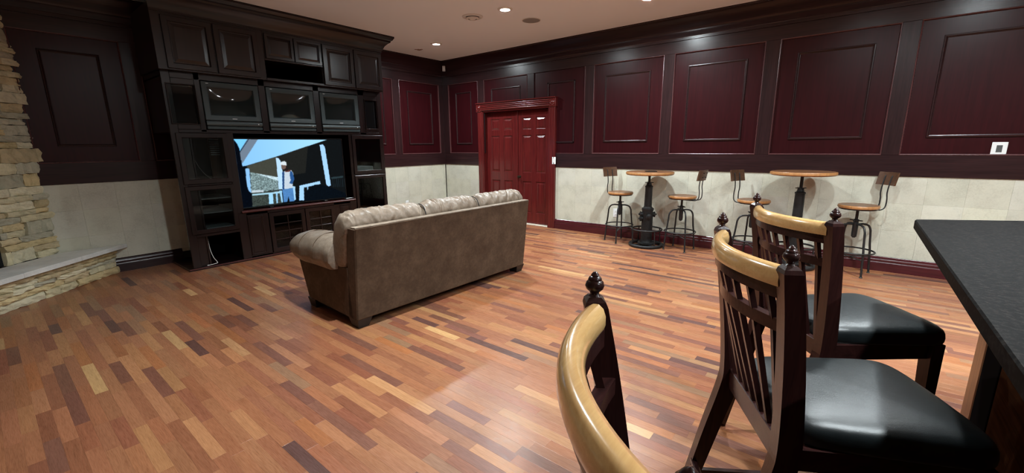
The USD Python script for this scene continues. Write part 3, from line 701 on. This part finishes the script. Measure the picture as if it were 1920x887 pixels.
s.part('body', box(-.02, .02, -.075, .075, 0, .018, .006), 'device_grey')
s.part('keypad', box(-.013, .013, -.055, .05, .017, .0195, .001), 'tv_black')
def cable(name, label, pts, r, m):
    t = Thing(name, label, 'cable', tuple(pts[0]), world=True)
    t.part('sheath', tube(spline(pts, 10), r, 8), m, smooth=True)
    d = np.asarray(pts[-1], float)
    t.part('plug', box(d[0] - .008, d[0] + .008, d[1] - .012, d[1] + .012, d[2] - .005, d[2] + .006, .003), m)
cable('loose_cable', 'white cable hanging into the open lower left bay', [(-6.05, 1.63, .34), (-6.03, 1.632, .22), (-6.00, 1.645, .12), (-5.98, 1.67, .06), (-5.965, 1.665, .045), (-5.962, 1.60, .038), (-5.96, 1.57, .037)], .0045, 'cable_white')
cable('loose_cable', 'pale cables coiled on the floor of the upper left bay', [(-6.02, 1.63, 1.018), (-6.00, 1.65, 1.035), (-6.01, 1.69, 1.03), (-6.03, 1.75, 1.018), (-6.0, 1.82, 1.02), (-6.02, 1.89, 1.018), (-6.1, 1.80, 1.018), (-6.12, 1.70, 1.02), (-6.06, 1.66, 1.018)], .005, 'cable_white')
cable('loose_cable', 'thin dark wire slanting across the upper left bay', [(-6.02, 1.62, 1.30), (-6.05, 1.67, 1.19), (-6.1, 1.75, 1.09), (-6.12, 1.84, 1.03)], .003, 'cable_dark')

# ------------------------------------------------------------------ corner fireplace of stacked stone
D45 = np.array([1.0, -1.0]) / math.sqrt(2)      # along the face, away from the wall
N45 = np.array([1.0, 1.0]) / math.sqrt(2)       # out of the face, into the room
fp = Thing('fireplace', 'corner fireplace of stacked ledgestone with a raised stone hearth', 'fireplace', (XL + .3, .1, 0), world=True)
HZ = .325
STONE = [srgb(205, 199, 175), srgb(198, 190, 164), srgb(192, 178, 146), srgb(182, 181, 168), srgb(212, 207, 188), srgb(194, 180, 152), srgb(176, 174, 162), srgb(202, 186, 150)]
def stone(o, s0, s1, z0, z1, out, seed, end=False):
    """one split stone of the face that starts at o"""
    r = np.random.default_rng(seed)
    nx, nz = max(3, int((s1 - s0) / .05) + 2), 4
    S = np.linspace(s0, s1, nx); Z = np.linspace(z0, z1, nz)
    P = np.zeros((nz, nx, 3)); D = out + .005 * r.standard_normal((nz, nx)) + .006 * r.standard_normal(nx)[None]
    D[0] -= .006; D[-1] -= .005; D[:, 0] -= .006; D[:, -1] -= .006
    zz = np.repeat(Z[:, None], nx, 1) + .0020 * r.standard_normal((nz, nx)); ss = np.repeat(S[None], nz, 0) + .004 * r.standard_normal((nz, nx))
    xy = o[:2] + ss[..., None] * D45 + D[..., None] * N45
    P[..., :2] = xy; P[..., 2] = zz
    bk = o[:2] + ss[..., None] * D45 - .05 * N45
    v = np.vstack([P.reshape(-1, 3), np.concatenate([bk, zz[..., None]], -1).reshape(-1, 3)])
    n = nx * nz
    q = [[j * nx + k, j * nx + k + 1, (j + 1) * nx + k + 1, (j + 1) * nx + k] for j in range(nz - 1) for k in range(nx - 1)]
    edge = [k for k in range(nx)] + [j * nx + nx - 1 for j in range(1, nz)] + [(nz - 1) * nx + k for k in range(nx - 2, -1, -1)] + [j * nx for j in range(nz - 2, 0, -1)]
    q += [[edge[i], edge[(i + 1) % len(edge)], edge[(i + 1) % len(edge)] + n, edge[i] + n] for i in range(len(edge))]
    return v, tri(q)
def stone_field(o, s_lo, s_hi, z_lo, z_hi, hmin, hmax, wmin, wmax, part_to, base_out, ragged=0.0, hole=None, seed0=0):
    z, far, k, ftones = z_lo, [], seed0, []
    while z < z_hi - .015:
        h = hmin + (hmax - hmin) * rng.random() ** 1.4
        if z_hi - (z + h) < hmin: h = z_hi - z
        s = s_lo - ragged * rng.random()
        while s < s_hi - .02:
            w = wmin + (wmax - wmin) * rng.random()
            e = min(s + w, s_hi)
            if hole and z < hole[2] and s < hole[1] and e > hole[0]:
                if s < hole[0] - .05: e = hole[0]
                else:
                    s = hole[1]; continue
            split = h > .085 and rng.random() < .4
            for a, b in (((z, z + h * .5), (z + h * .5, z + h)) if split else ((z, z + h),)):
                k += 1
                m = stone(o, s + .002, e - .002, a + .0015, b - .0015, base_out + .028 * rng.random() ** 1.5 + (.022 if rng.random() < .12 else 0), k)
                t = STONE[rng.randrange(len(STONE))] * np.array([1.0, .97, .86]) * (.92 + .28 * rng.random())
                if s < part_to: fp.part('stone', m, 'ledgestone', tone=t)
                else: far.append(m); ftones.append(np.tile(t, (len(m[0]), 1)))
            s = e
        z += h
    if far: fp.part('stones_beyond', cat(*far), 'ledgestone', tone=np.vstack(ftones), kind='stuff')
oF = np.array([XL, XL * 0 + .44, 0.0])       # where the stone face meets the left wall
stone_field(oF, 0.0, 2.15, HZ, ZC, .050, .140, .14, .46, .85, -.02, ragged=.05, hole=(.545, 1.60, 1.20), seed0=100)
fp.part('core', [extrude([(XL, -2.6), (XL + 2.5, -2.6), (oF[0] + 2.15 * D45[0] - .05 * N45[0], oF[1] + 2.15 * D45[1] - .05 * N45[1]), (oF[0] + 1.6 * D45[0] - .05 * N45[0], oF[1] + 1.6 * D45[1] - .05 * N45[1]),
                         (oF[0] + 1.6 * D45[0] - .5 * N45[0], oF[1] + 1.6 * D45[1] - .5 * N45[1]), (oF[0] + .56 * D45[0] - .30 * N45[0], oF[1] + .56 * D45[1] - .30 * N45[1]),
                         (oF[0] + .56 * D45[0] - .05 * N45[0], oF[1] + .56 * D45[1] - .05 * N45[1]), (XL, oF[1] - .07)], 0, 1.2),
                 extrude([(XL, -2.6), (XL + 2.5, -2.6), (oF[0] + 2.15 * D45[0] - .05 * N45[0], oF[1] + 2.15 * D45[1] - .05 * N45[1]), (XL, oF[1] - .07)], 1.2, ZC)], 'mortar')
fbx = [oF[:2] + .55 * D45 - .04 * N45, oF[:2] + 1.61 * D45 - .04 * N45, oF[:2] + 1.5 * D45 - .42 * N45, oF[:2] + .62 * D45 - .29 * N45]
fp.part('firebox', loft([np.c_[np.array(fbx), np.full(4, HZ + .005)], np.c_[np.array(fbx), np.full(4, 1.2)]], True, True), 'firebox_black')
oH = np.array([XL + .005, .876, 0.0])
stone_field(oH, 0.0, 2.7, 0.0, .280, .040, .080, .18, .55, 1.9, -.012, ragged=0.0, seed0=5000)
fp.part('hearth_core', extrude([(XL, -2.0), (oH[0] + 2.7 * D45[0] - .05, -2.0), (oH[0] + 2.7 * D45[0] - .06, oH[1] + 2.7 * D45[1] - .06), (XL, oH[1] - .08)], 0, .279), 'mortar')
# hearth slabs: front edge on x + y = const, cut by three joints
f0 = np.array([XL + .004, .985]); b0 = np.array([XL + .004, oF[1] - .02]);
cuts_f, cuts_b = [0, .62, 1.22, 1.95, 2.75], [0, .38, .95, 1.6, 2.2]
for k in range(4):
    pf = [f0 + D45 * (cuts_f[k] + .002), f0 + D45 * (cuts_f[k + 1] - .002)]; pb = [b0 + D45 * (cuts_b[k + 1] - .002) , b0 + D45 * (cuts_b[k] + .002)]
    poly = [pf[0], pb[1], pb[0], pf[1]]
    fp.part('hearth_slab', bevel_prism(np.array(poly), HZ - .046, HZ + .001 * (k % 2), .004), 'hearthstone')

# ------------------------------------------------------------------ sofa
BLp, BRp = np.array([-2.929, 1.676]), np.array([-2.859, 3.733])
us = (BRp - BLp) / np.linalg.norm(BRp - BLp)
SL = float(np.linalg.norm(BRp - BLp))
sf = Thing('sofa', 'three-seat brown suede sofa seen from behind', 'sofa', (BLp[0], BLp[1], 0), rz=math.atan2(us[1], us[0]) - math.pi / 2)
# local axes: +y along the sofa's length, -x forward to the television
def fwd(d): return -d
ZB, ZT = .075, .828
bk = [(-.03, ZB), (.10, ZB), (.02, ZT), (-.112, ZT)]       # (forward, z) of the back's frame
def sofa_prism(prof, y0, y1, c=.0):
    return hull([[fwd(d), yy, z] for d, z in prof for yy in (y0, y1)] )
rb = .010
pts = []
for (d, z) in bk:
    for yy, sy in ((0.0, 1), (SL + .03, -1)):
        cx = np.mean([p[0] for p in bk]); cz = np.mean([p[1] for p in bk])
        dx, dz = (rb if d < cx else -rb), (rb if z < cz else -rb)
        pts += [[fwd(d + dx), yy, z + dz], [fwd(d), yy + sy * rb, z + dz], [fwd(d + dx), yy + sy * rb, z]]
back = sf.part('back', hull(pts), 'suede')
sf.part('back_top_lit', box(fwd(-.040), fwd(-.108), .006, SL + .024, ZT - .002, ZT + .007, .003), 'suede_lit', parent=back)  # thin paler strip added for the lit, worn top edge; same fabric
sf.part('back_seam', tube([[fwd(-.110), .004, ZT - .006], [fwd(-.111), SL / 2, ZT - .003], [fwd(-.110), SL + .026, ZT - .006]], .004, 6), 'suede', parent=back)
# side panels below the arms, leaning forward at the top
for y0, y1 in ((.0, .24), (SL - .21, SL + .03)):
    pr_ = [(.02, ZB), (.80, ZB + .01), (.93, .455), (.05, .50), (.06, .47)]
    q_ = []
    for d, z in pr_:
        for yy, sy in ((y0, 1), (y1, -1)):
            q_ += [[fwd(d), yy + sy * .012, z], [fwd(d + (.012 if d < .4 else -.012)), yy, z + (.008 if z < .3 else -.008)]]
    sf.part('arm_base', hull(q_), 'suede')
def pillow(cross, y0, y1, n=36, k=40, pw=6.0, wr=.006, seed=1, wf=9.0, lean=None, minr=.35, creases=0):
    """a stuffed roll: closed cross-section (forward, z) swept along y, drawn in at both ends, with wrinkles"""
    c = spline(np.vstack([np.asarray(cross, float), cross[:1]]), max(4, k // len(cross)))[:-1]
    ctr = c.mean(0); rings = []
    for i in range(n + 1):
        t = i / n; u = 2 * t - 1
        s_ = minr + (1 - minr) * (1 - abs(u) ** pw) ** (1 / 2.2)
        yy = y0 + (y1 - y0) * (.5 + .5 * math.copysign(abs(u) ** .8, u))
        rings.append(np.stack([[fwd(ctr[0] + (p[0] - ctr[0]) * s_), yy, ctr[1] + (p[1] - ctr[1]) * s_] for p in c]))
    v, f = loft(rings)
    rr_ = v.copy(); nz = meshkit.fbm if hasattr(meshkit, 'fbm') else None
    w = np.sin(v[:, 1] * wf * 7 + 3 * np.sin(v[:, 2] * 14 + seed) + seed) * np.sin(v[:, 2] * 31 + v[:, 1] * 11 + seed * 2) + .6 * np.sin(v[:, 1] * 83 + v[:, 2] * 40 + seed * 3) * np.sin(v[:, 0] * 50 + seed)
    axis = np.c_[np.full(len(v), fwd(ctr[0])), v[:, 1], np.full(len(v), ctr[1])]
    d = v - axis; L = np.linalg.norm(d, axis=1, keepdims=True) + 1e-6
    r_ = np.random.default_rng(100 + seed); ang = np.arctan2(d[:, 2], d[:, 0]) * .16
    cr = np.zeros(len(v))
    for _ in range(creases):
        if r_.random() < .6: yc = (y0 if r_.random() < .5 else y1) + r_.normal() * .07
        else: yc = y0 + (y1 - y0) * r_.random()
        ac = (.2 + 2.6 * r_.random()) * .16; th_ = r_.normal() * .5 + math.pi / 2; ln = .05 + .10 * r_.random(); wd = .006 + .007 * r_.random()
        py, pa = v[:, 1] - yc, ang - ac
        pl, pp = py * math.cos(th_) + pa * math.sin(th_), -py * math.sin(th_) + pa * math.cos(th_)
        cr += (-.007 * np.exp(-(pp / wd) ** 2) + .0035 * np.exp(-((np.abs(pp) - 2 * wd) / wd) ** 2)) * np.exp(-(pl / ln) ** 2)
    w = w + cr / max(wr, 1e-6)
    return v + d / L * (w[:, None] * wr), f
crs = [(-.028, .80), (-.032, .86), (.004, .920), (.075, .945), (.15, .908), (.215, .80), (.255, .66), (.30, .52), (.24, .46), (.10, .47), (.03, .60), (.0, .75)]
for i, (y0, y1) in enumerate(((-.02, .735), (.725, 1.395), (1.385, SL + .06))):
    b_ = sf.part('back_cushion', pillow(crs, y0, y1, 110, 96, 7.0, .0045, i + 1, minr=.55, creases=34), 'suede_lit', smooth=True)
    if i:
        sf.part('piping', tube(spline([[fwd(d), y0 + .004, z] for d, z in ((-.026, .838), (.002, .900), (.065, .922), (.13, .89), (.19, .80))], 8), .004, 6), 'sofa_leg', parent=b_)
for y0, y1, sd in ((-.075, .27, 1), (SL - .24, SL + .105, 2)):
    # arm pads run forward: build along y then turn
    car = [(y0, .52), (y0 + .01, .62), (y0 + .07, .69), (y0 + .17, .715), (y0 + .28, .69), (y1, .62), (y1 - .01, .50), (y0 + .2, .455), (y0 + .05, .45)]
    c = spline(np.vstack([np.array(car), car[:1]]), 6)[:-1]; ctr = c.mean(0); rings = []
    for i in range(31):
        t = i / 30; d = .20 + .88 * t
        s_ = max(0.0, 1 - max(0.0, (t - .42) / .58) ** 3.2) ** .62 * (1.0 if t > .06 else .9) ; s_ = max(s_, .12)
        drop = -.04 * max(0, t - .35) - .03 * max(0, t - .7)
        sz = s_ if True else 1
        rings.append(np.stack([[fwd(d), ctr[0] + (p[0] - ctr[0]) * (.45 + .55 * s_), ctr[1] + drop + (p[1] - ctr[1]) * s_] for p in c]))
    v, f = loft(rings)
    w = np.sin(v[:, 0] * 26 + 5 * v[:, 1] + sd) * np.sin(v[:, 1] * 30 + sd)
    v = v + np.c_[np.zeros(len(v)), w * .003, w * .004]
    pad = sf.part('arm_pad', (v, f), 'suede_lit', smooth=True)
    for dd in (.45, .72):
        k = int(round((dd - .20) / .88 * 30)); rg = rings[k]; top = [p + np.array([0, 0, .0015]) for p in rg if p[2] > .5]
        top = sorted(top, key=lambda p: p[1])
        sf.part('seam', tube(np.array(top), .0035, 6), 'suede', parent=pad)
sf.part('seat_deck', box(fwd(.86), fwd(.08), .22, SL - .18, ZB + .01, .30, .02), 'suede')
for i in range(3):
    y0 = .25 + i * (SL - .46) / 3
    g = pillow([(.26, .30), (.26, .42), (.40, .47), (.70, .47), (.88, .42), (.91, .35), (.86, .30), (.5, .29)], y0, y0 + (SL - .46) / 3, 24, 40, 8, .004, 9 + i, minr=.7)
    sf.part('seat_cushion', g, 'suede_lit', smooth=True)
for d, yy in ((-.005, .02), (-.005, SL - .07), (.72, .02), (.72, SL - .07)):
    sf.part('foot', hull([[fwd(d), yy, 0], [fwd(d + .10), yy, 0], [fwd(d), yy + .09, 0], [fwd(d + .10), yy + .09, 0], [fwd(d - .015), yy - .01, ZB + .005], [fwd(d + .13), yy - .01, ZB + .005], [fwd(d - .015), yy + .12, ZB + .005], [fwd(d + .13), yy + .12, ZB + .005]]), 'sofa_leg')
sf.part('under_shade_sheet', box(fwd(.78), fwd(.03), .03, SL - .01, ZB - .02, ZB + .012), 'black_void')  # black sheet standing in for the shade under the sofa

# ------------------------------------------------------------------ pub tables
def pub_table(x, y, ztop, label, rz):
    t = Thing('pub_table', label, 'pub table', (x, y, 0), rz=rz, group=None)
    r = .318
    t.part('tabletop', lathe([(0, ztop - .042), (r - .012, ztop - .042), (r - .004, ztop - .036), (r, ztop - .024), (r, ztop - .012), (r - .005, ztop - .003), (r - .014, ztop), (0, ztop)], 72, caps=False), 'elm_x', smooth=30)
    t.part('table_rim', lathe([(r - .006, ztop - .038), (r + .0015, ztop - .030), (r + .0015, ztop - .010), (r - .004, ztop - .002)], 72, caps=False), 'elm_edge', smooth=40, label='lighter worn wooden rim')
    # cast iron pedestal like a fire hydrant
    t.part('pedestal', lathe([(.10, .030), (.115, .034), (.115, .048), (.085, .060), (.079, .075), (.076, .10), (.074, .50), (.080, .51), (.082, .535), (.078, .545), (.062, .552), (.056, .565)], 40), 'iron_cast', smooth=35)
    dz = ztop - 1.045
    t.part('column', lathe([(.052, .55), (.049, .80 + dz * .3), (.049, .835 + dz * .3), (.054, .838 + dz * .3), (.054, .850 + dz * .3), (.036, .862 + dz * .3), (.033, .885 + dz * .3), (.026, .900 + dz * .3)], 32), 'iron_cast', smooth=35)
    zc_ = .893 + dz * .3
    t.part('collar', [lathe([(.028, zc_), (.028, zc_ + .012)], 24), xf(box(-.058, .058, -.009, .009, zc_ + .002, zc_ + .010, .003)), box(-.009, .009, -.058, .058, zc_ + .002, zc_ + .010, .003)], 'steel_black')
    t.part('screw_stem', lathe([(.0165, .86), (.0165, ztop - .055), (.035, ztop - .050), (.035, ztop - .042)], 20), 'steel_black', smooth=35)
    t.part('top_bracket', [box(-.20, .20, -.016, .016, ztop - .050, ztop - .042), box(-.016, .016, -.20, .20, ztop - .050, ztop - .042)], 'steel_black')
    for k, (ang, zz) in enumerate(((math.radians(200), .455), (math.radians(20), .455), (math.radians(205), .395), (math.radians(290), .43))):
        cap = lathe([(.034, .06), (.034, .082), (.030, .086), (.040, .088), (.040, .100), (.026, .106), (.013, .108), (.013, .122), (0, .123)], 20)
        v = np.stack([cap[0][:, 2] * math.cos(ang) - cap[0][:, 0] * math.sin(ang), cap[0][:, 2] * math.sin(ang) + cap[0][:, 0] * math.cos(ang), cap[0][:, 1] + zz], 1)
        t.part('hose_cap', (v, cap[1]), 'iron_cast', smooth=35)
    t.part('foot_ring', ring(.205, .011, .245, 56, 10), 'steel_black', smooth=True)
    for k in range(4):
        a_ = rz * 0 + math.radians(40 + 90 * k)
        t.part('ring_strut', tube(spline([[.205 * math.cos(a_), .205 * math.sin(a_), .245], [.215 * math.cos(a_), .215 * math.sin(a_), .13], [.218 * math.cos(a_), .218 * math.sin(a_), .035]], 6), .008, 8), 'steel_black', smooth=True)
        t.part('spoke', box(.07, .205, -.012, .012, .212, .222, .003) if False else xf(box(.07, .210, -.018, .018, .018, .034, .004), rz=a_), 'iron_cast')
    t.part('base_ring', lathe([(.195, .006), (.232, .004), (.240, .012), (.240, .030), (.232, .040), (.205, .040), (.195, .032), (.195, .006)], 64, caps=False), 'iron_cast', smooth=35)
    for k in range(4):
        a_ = math.radians(85 + 90 * k)
        t.part('base_foot', lathe([(.016, 0), (.016, .008)], 14) if False else xf(lathe([(.016, 0), (.016, .008)], 14), t=(.215 * math.cos(a_), .215 * math.sin(a_), 0)), 'steel_black')
    return t
pub_table(-2.172, 5.805, 1.051, 'round pub table with a dark phone on it, on an iron hydrant pedestal', .2)
pub_table(-.417, 5.80, 1.106, 'bare round pub table on an iron pedestal behind the high-backed chairs', .6)
t = Thing('mobile_phone', 'dark phone lying on the round pub table near the red door', 'phone', (-2.15, 5.785, 1.051), rz=math.radians(38))
t.part('body', box(-.075, .075, -.038, .038, 0, .010, .003), 'tv_black')
t.part('screen', box(-.070, .070, -.034, .034, .0095, .0106), 'black_gloss')

# ------------------------------------------------------------------ swivel bar stools
def stool(x, y, zs, phi, rl, label, lean=0.0):
    t = Thing('bar_stool', label, 'bar stool', (x, y, 0), rz=0, group=None)
    r = .18
    t.part('seat', lathe([(0, zs - .036), (r - .010, zs - .036), (r, zs - .026), (r, zs - .010), (r - .006, zs - .002), (r - .03, zs), (0, zs - .004)], 56, caps=False), 'elm_x', smooth=30)
    t.part('seat_rim', lathe([(r - .004, zs - .034), (r + .0012, zs - .026), (r + .0012, zs - .010), (r - .005, zs - .0018)], 56, caps=False), 'elm_edge', smooth=40, label='lighter worn wooden rim')
    t.part('seat_plate', lathe([(.02, zs - .060), (.06, zs - .055), (r - .012, zs - .048), (r - .010, zs - .036)], 40), 'steel_black', smooth=35)
    t.part('screw_stem', lathe([(.014, .40), (.014, zs - .05)], 18), 'steel_black', smooth=40)
    t.part('nut', [lathe([(.022, .578), (.026, .582), (.026, .598), (.020, .604)], 18), xf(box(-.060, .060, -.006, .006, .586, .596, .002), rz=rl + .6), xf(box(-.06, .06, -.006, .006, .586, .596, .002), rz=rl + .6 + math.pi / 2)], 'steel_black')
    t.part('sleeve', lathe([(.012, .405), (.024, .410), (.026, .44), (.026, .56), (.022, .580)], 20), 'steel_black', smooth=35)
    for k in range(4):
        a_ = rl + k * math.pi / 2
        d = np.array([math.cos(a_), math.sin(a_)])
        pth = [(.024, .548), (.08, .550), (.130, .535), (.158, .490), (.166, .43), (.176, .33), (.188, .25), (.192, .19), (.200, .10), (.208, .008)]
        t.part('leg', tube(np.array([[d[0] * rr_, d[1] * rr_, z] for rr_, z in spline(pth, 6)]), .0105, 10), 'steel_black' , smooth=True)
        t.part('foot_pad', xf(lathe([(.015, 0), (.015, .006), (.012, .012)], 12), t=(d[0] * .208, d[1] * .208, 0)), 'steel_worn')
    t.part('foot_ring', ring(.199, .0085, .254, 52, 10), 'steel_black', smooth=True)
    t.part('brace', [xf(box(-.198, .198, -.010, .010, .186, .192), rz=rl), xf(box(-.198, .198, -.010, .010, .180, .186), rz=rl + math.pi / 2)], 'steel_black')
    d = np.array([math.cos(phi), math.sin(phi)]); n = np.array([-d[1], d[0]])
    for s_ in (-1, 1):
        pth = [(.05, zs - .052), (.14, zs - .054), (.205, zs - .048), (.236, zs - .015), (.240, zs + .06), (.232, zs + .13), (.240, zs + .22), (.256, zs + .31)]
        off = s_ * .045
        t.part('back_rod', tube(np.array([[d[0] * a_ + n[0] * off, d[1] * a_ + n[1] * off, z] for a_, z in spline(pth, 6)]), .0062, 8), 'steel_black', smooth=True)
    # curved wooden back
    W, H, T = .25, .135, .018
    rings = []
    zb = zs + .345 - H
    for u in np.linspace(-1, 1, 13):
        c = .235 - .022 * (1 - u * u) * 0 + .020 * (1 - u * u)
        sec = []
        for dx, z in ((0, 0), (T, 0), (T + .026, H), (.026, H)):
            p = d * (c + dx - .012) + n * (u * W / 2)
            sec.append([p[0], p[1], zb + z])
        rings.append(np.array(sec))
    t.part('backrest', loft(rings), 'elm_dark')
    for s_ in (-1, 1):
        for z in (.04, .095):
            p = d * (.235 + .020 + T - .010 + .2 * z * 1.0) + n * (s_ * .045)
            t.part('bolt', xf(lathe([(.008, -.004), (.008, .004), (0, .007)], 10), t=(p[0], p[1], zb + z)), 'steel_black')
stool(-2.612, 5.855, .745, math.radians(156), math.radians(14), 'wooden-seated swivel stool left of the pub table that holds the phone')
stool(-1.73, 5.86, .745, math.radians(-8), math.radians(38), 'wooden-seated swivel stool right of the pub table that holds the phone')
stool(-.88, 5.85, .750, math.radians(156), math.radians(25), 'wooden-seated swivel stool left of the bare pub table')
stool(.115, 5.865, .762, math.radians(34), math.radians(32), 'wooden-seated swivel stool standing nearest the granite bar counter')

# ------------------------------------------------------------------ high-backed chairs at the bar
def bar_chair(x, y, a, label):
    t = Thing('bar_chair', label, 'bar chair', (x, y, 0), rz=a)
    # local: +x forward, +y to the sitter's left
    BOW, ZT_ = .062, 1.148
    def station(x_, yy, z, wx, wy): return np.array([[x_ - wx, yy - wy, z], [x_ + wx, yy - wy, z], [x_ + wx, yy + wy, z], [x_ - wx, yy + wy, z]])
    for s in (-1, 1):
        st = [(-.075, .222, 0, .019, .018), (-.045, .217, .15, .021, .019), (.010, .212, .40, .026, .021), (.052, .207, .58, .029, .022), (.060, .207, .66, .029, .022), (.046, .216, .82, .026, .022), (.022, .230, 1.0, .023, .021), (.0, .24, ZT_ - .018, .021, .021)]
        xs = spline(np.array([p for p in st]), 4)
        rings = [station(p[0], s * p[1], p[2], p[3], p[4]) for p in xs]
        rings += [station(-.001, s * .24, ZT_ - .008, .018, .018), station(-.002, s * .24, ZT_, .011, .011)]
        lg = t.part('back_post', loft(rings), 'chair_z')
        fin = lathe([(.011, 0), (.008, .004), (.009, .008), (.0155, .014), (.0175, .020), (.0155, .027), (.012, .030), (.0125, .032), (.0105, .036), (.007, .038), (.0075, .040), (.004, .045), (0, .047)], 22)
        t.part('finial', xf(fin, t=(-.002, s * .24, ZT_)), 'chair_z', smooth=45, parent=lg)
    def bowed(sec, x_end, half, n=25, bow=BOW):
        rings = []
        for u in np.linspace(-1, 1, n):
            yy = u * half; xc = x_end - bow * (1 - u * u)
            dxdy = 2 * bow * u / half; L = math.hypot(1, dxdy); nx_, ny_ = 1 / L, -dxdy / L
            rings.append(np.array([[xc + nx_ * h, yy + ny_ * h, z] for h, z in sec]))
        return loft(rings)
    z0 = 1.092
    sec = [(-.017, z0), (.017, z0), (.020, z0 + .010), (.020, z0 + .026), (.015, z0 + .040), (.006, z0 + .047), (-.004, z0 + .047), (-.013, z0 + .042), (-.019, z0 + .030), (-.020, z0 + .012)]
    t.part('top_rail', bowed(sec, -.002, .222), 'maple_y', smooth=35, label='glossy pale maple top rail')
    t.part('rail_band', bowed([(-.012, 1.060), (.012, 1.060), (.012, z0 + .002), (-.012, z0 + .002)], .004, .219), 'chair_y')
    t.part('middle_rail', bowed([(-.012, .968), (.012, .968), (.012, 1.000), (-.012, 1.000)], .026, .212), 'chair_y')
    t.part('lower_rail', box(.050, .072, -.190, .190, .586, .656, .002), 'chair_y')
    for k in range(7):
        u = (k - 3) / 3.55
        yt, yb = u * .222, u * .188
        xt = .004 - BOW * (1 - u * u); xm = .026 - BOW * (1 - u * u); xb = .061
        ym = u * .212
        t.part('spindle', loft([station(xb, yb, .652, .0075, .0075), station(xm, ym, .985, .0075, .0075), station(xt, yt, 1.064, .0075, .0075)]), 'chair_z')
    # seat
    Wf, Wb, x0, x1 = .232, .196, .082, .545
    th = np.linspace(0, 2 * math.pi, 72, endpoint=False)
    base = []
    for c in th:
        ex = 2 / 7.0
        px, py = math.copysign(abs(math.cos(c)) ** ex, math.cos(c)), math.copysign(abs(math.sin(c)) ** ex, math.sin(c))
        xx = (x0 + x1) / 2 + px * (x1 - x0) / 2; hw = Wb + (Wf - Wb) * (xx - x0) / (x1 - x0)
        base.append([xx + (.012 * (1 - py * py) if px > .6 else 0), py * hw])
    base = np.array(base); cen = np.array([(x0 + x1) / 2, 0])
    rings = [np.c_[cen + (base - cen) * k_, np.full(len(base), z)] for k_, z in ((.96, .648), (.99, .650), (1.0, .658), (1.003, .672), (.995, .688), (.975, .700), (.93, .710), (.85, .717), (.72, .723), (.5, .728), (.25, .730), (.05, .731))]
    t.part('seat_pad', loft(rings), 'vinyl', smooth=True, label='padded black vinyl seat')
    t.part('apron', [box(.09, .52, -.205, -.183, .585, .650, .002), box(.09, .52, .183, .205, .585, .650, .002), box(.50, .522, -.2, .2, .585, .650, .002), box(.08, .10, -.19, .19, .60, .650, .002)], 'chair_x')
    for s in (-1, 1):
        t.part('front_leg', loft([station(.515, s * .200, 0, .016, .016), station(.500, s * .198, .45, .022, .022), station(.497, s * .196, .585, .024, .024), station(.497, s * .196, .650, .024, .024)]), 'chair_z')
        t.part('side_stretcher', loft([np.array([[-.040, s * .214 - .008, .19], [-.040, s * .214 + .008, .19], [-.040, s * .214 + .008, .22], [-.040, s * .214 - .008, .22]]), np.array([[.51, s * .20 - .008, .23], [.51, s * .20 + .008, .23], [.51, s * .20 + .008, .26], [.51, s * .20 - .008, .26]])]), 'chair_x')
    fr = t.part('foot_rest', box(.495, .520, -.195, .195, .215, .250, .003), 'chair_y')
    t.part('kick_strip', box(.494, .521, -.165, .165, .247, .2525, .001), 'brass_strip', parent=fr, label='worn metal strip')
    t.part('back_stretcher', box(-.045, -.025, -.21, .21, .24, .27, .002), 'chair_y')
bar_chair(-.201, .478, math.radians(35.5), 'nearest high-backed bar chair, its curved maple rail cut off by the bottom of the photo')
bar_chair(-.197, 1.327, math.radians(29.3), 'middle one of three high-backed bar chairs with black vinyl seats')
bar_chair(-.172, 2.057, math.radians(39.0), 'high-backed maple-railed bar chair farthest from the viewer, before the bare pub table')

# ------------------------------------------------------------------ bar
br = Thing('bar_counter', 'bar with black granite counter and cherry front at the right', 'bar counter', (.8, 1.2, 0), world=True)
br.part('granite_top', bevel_prism(np.array([(.236, -1.2), (1.30, -1.2), (1.30, 3.255), (.282, 2.672), (.262, 2.655), (.258, 2.63)]), 1.030, 1.070, .004), 'granite')
br.part('carcass', box(.575, 1.15, -1.2, 2.72, .0, 1.03), 'barwood_z')
br.part('end_pilaster', box(.552, .585, 2.585, 2.725, .0, 1.03, .004), 'elm_z', label='lighter brown end post')
br.part('dark_strip', box(.556, .585, 2.375, 2.585, .12, 1.03, .002), 'matte_black', label='black upright strip')  # plain black strip between the end post and the front panels
for k in range(4):
    b1_ = 2.37 - k * .88
    br.part('front_panel', box(.558, .585, b1_ - .87, b1_ - .005, .12, 1.03, .004), 'barwood_y')
br.part('toe_trim', box(.530, .585, -1.2, 2.735, 0, .12, .008), 'trim_y')
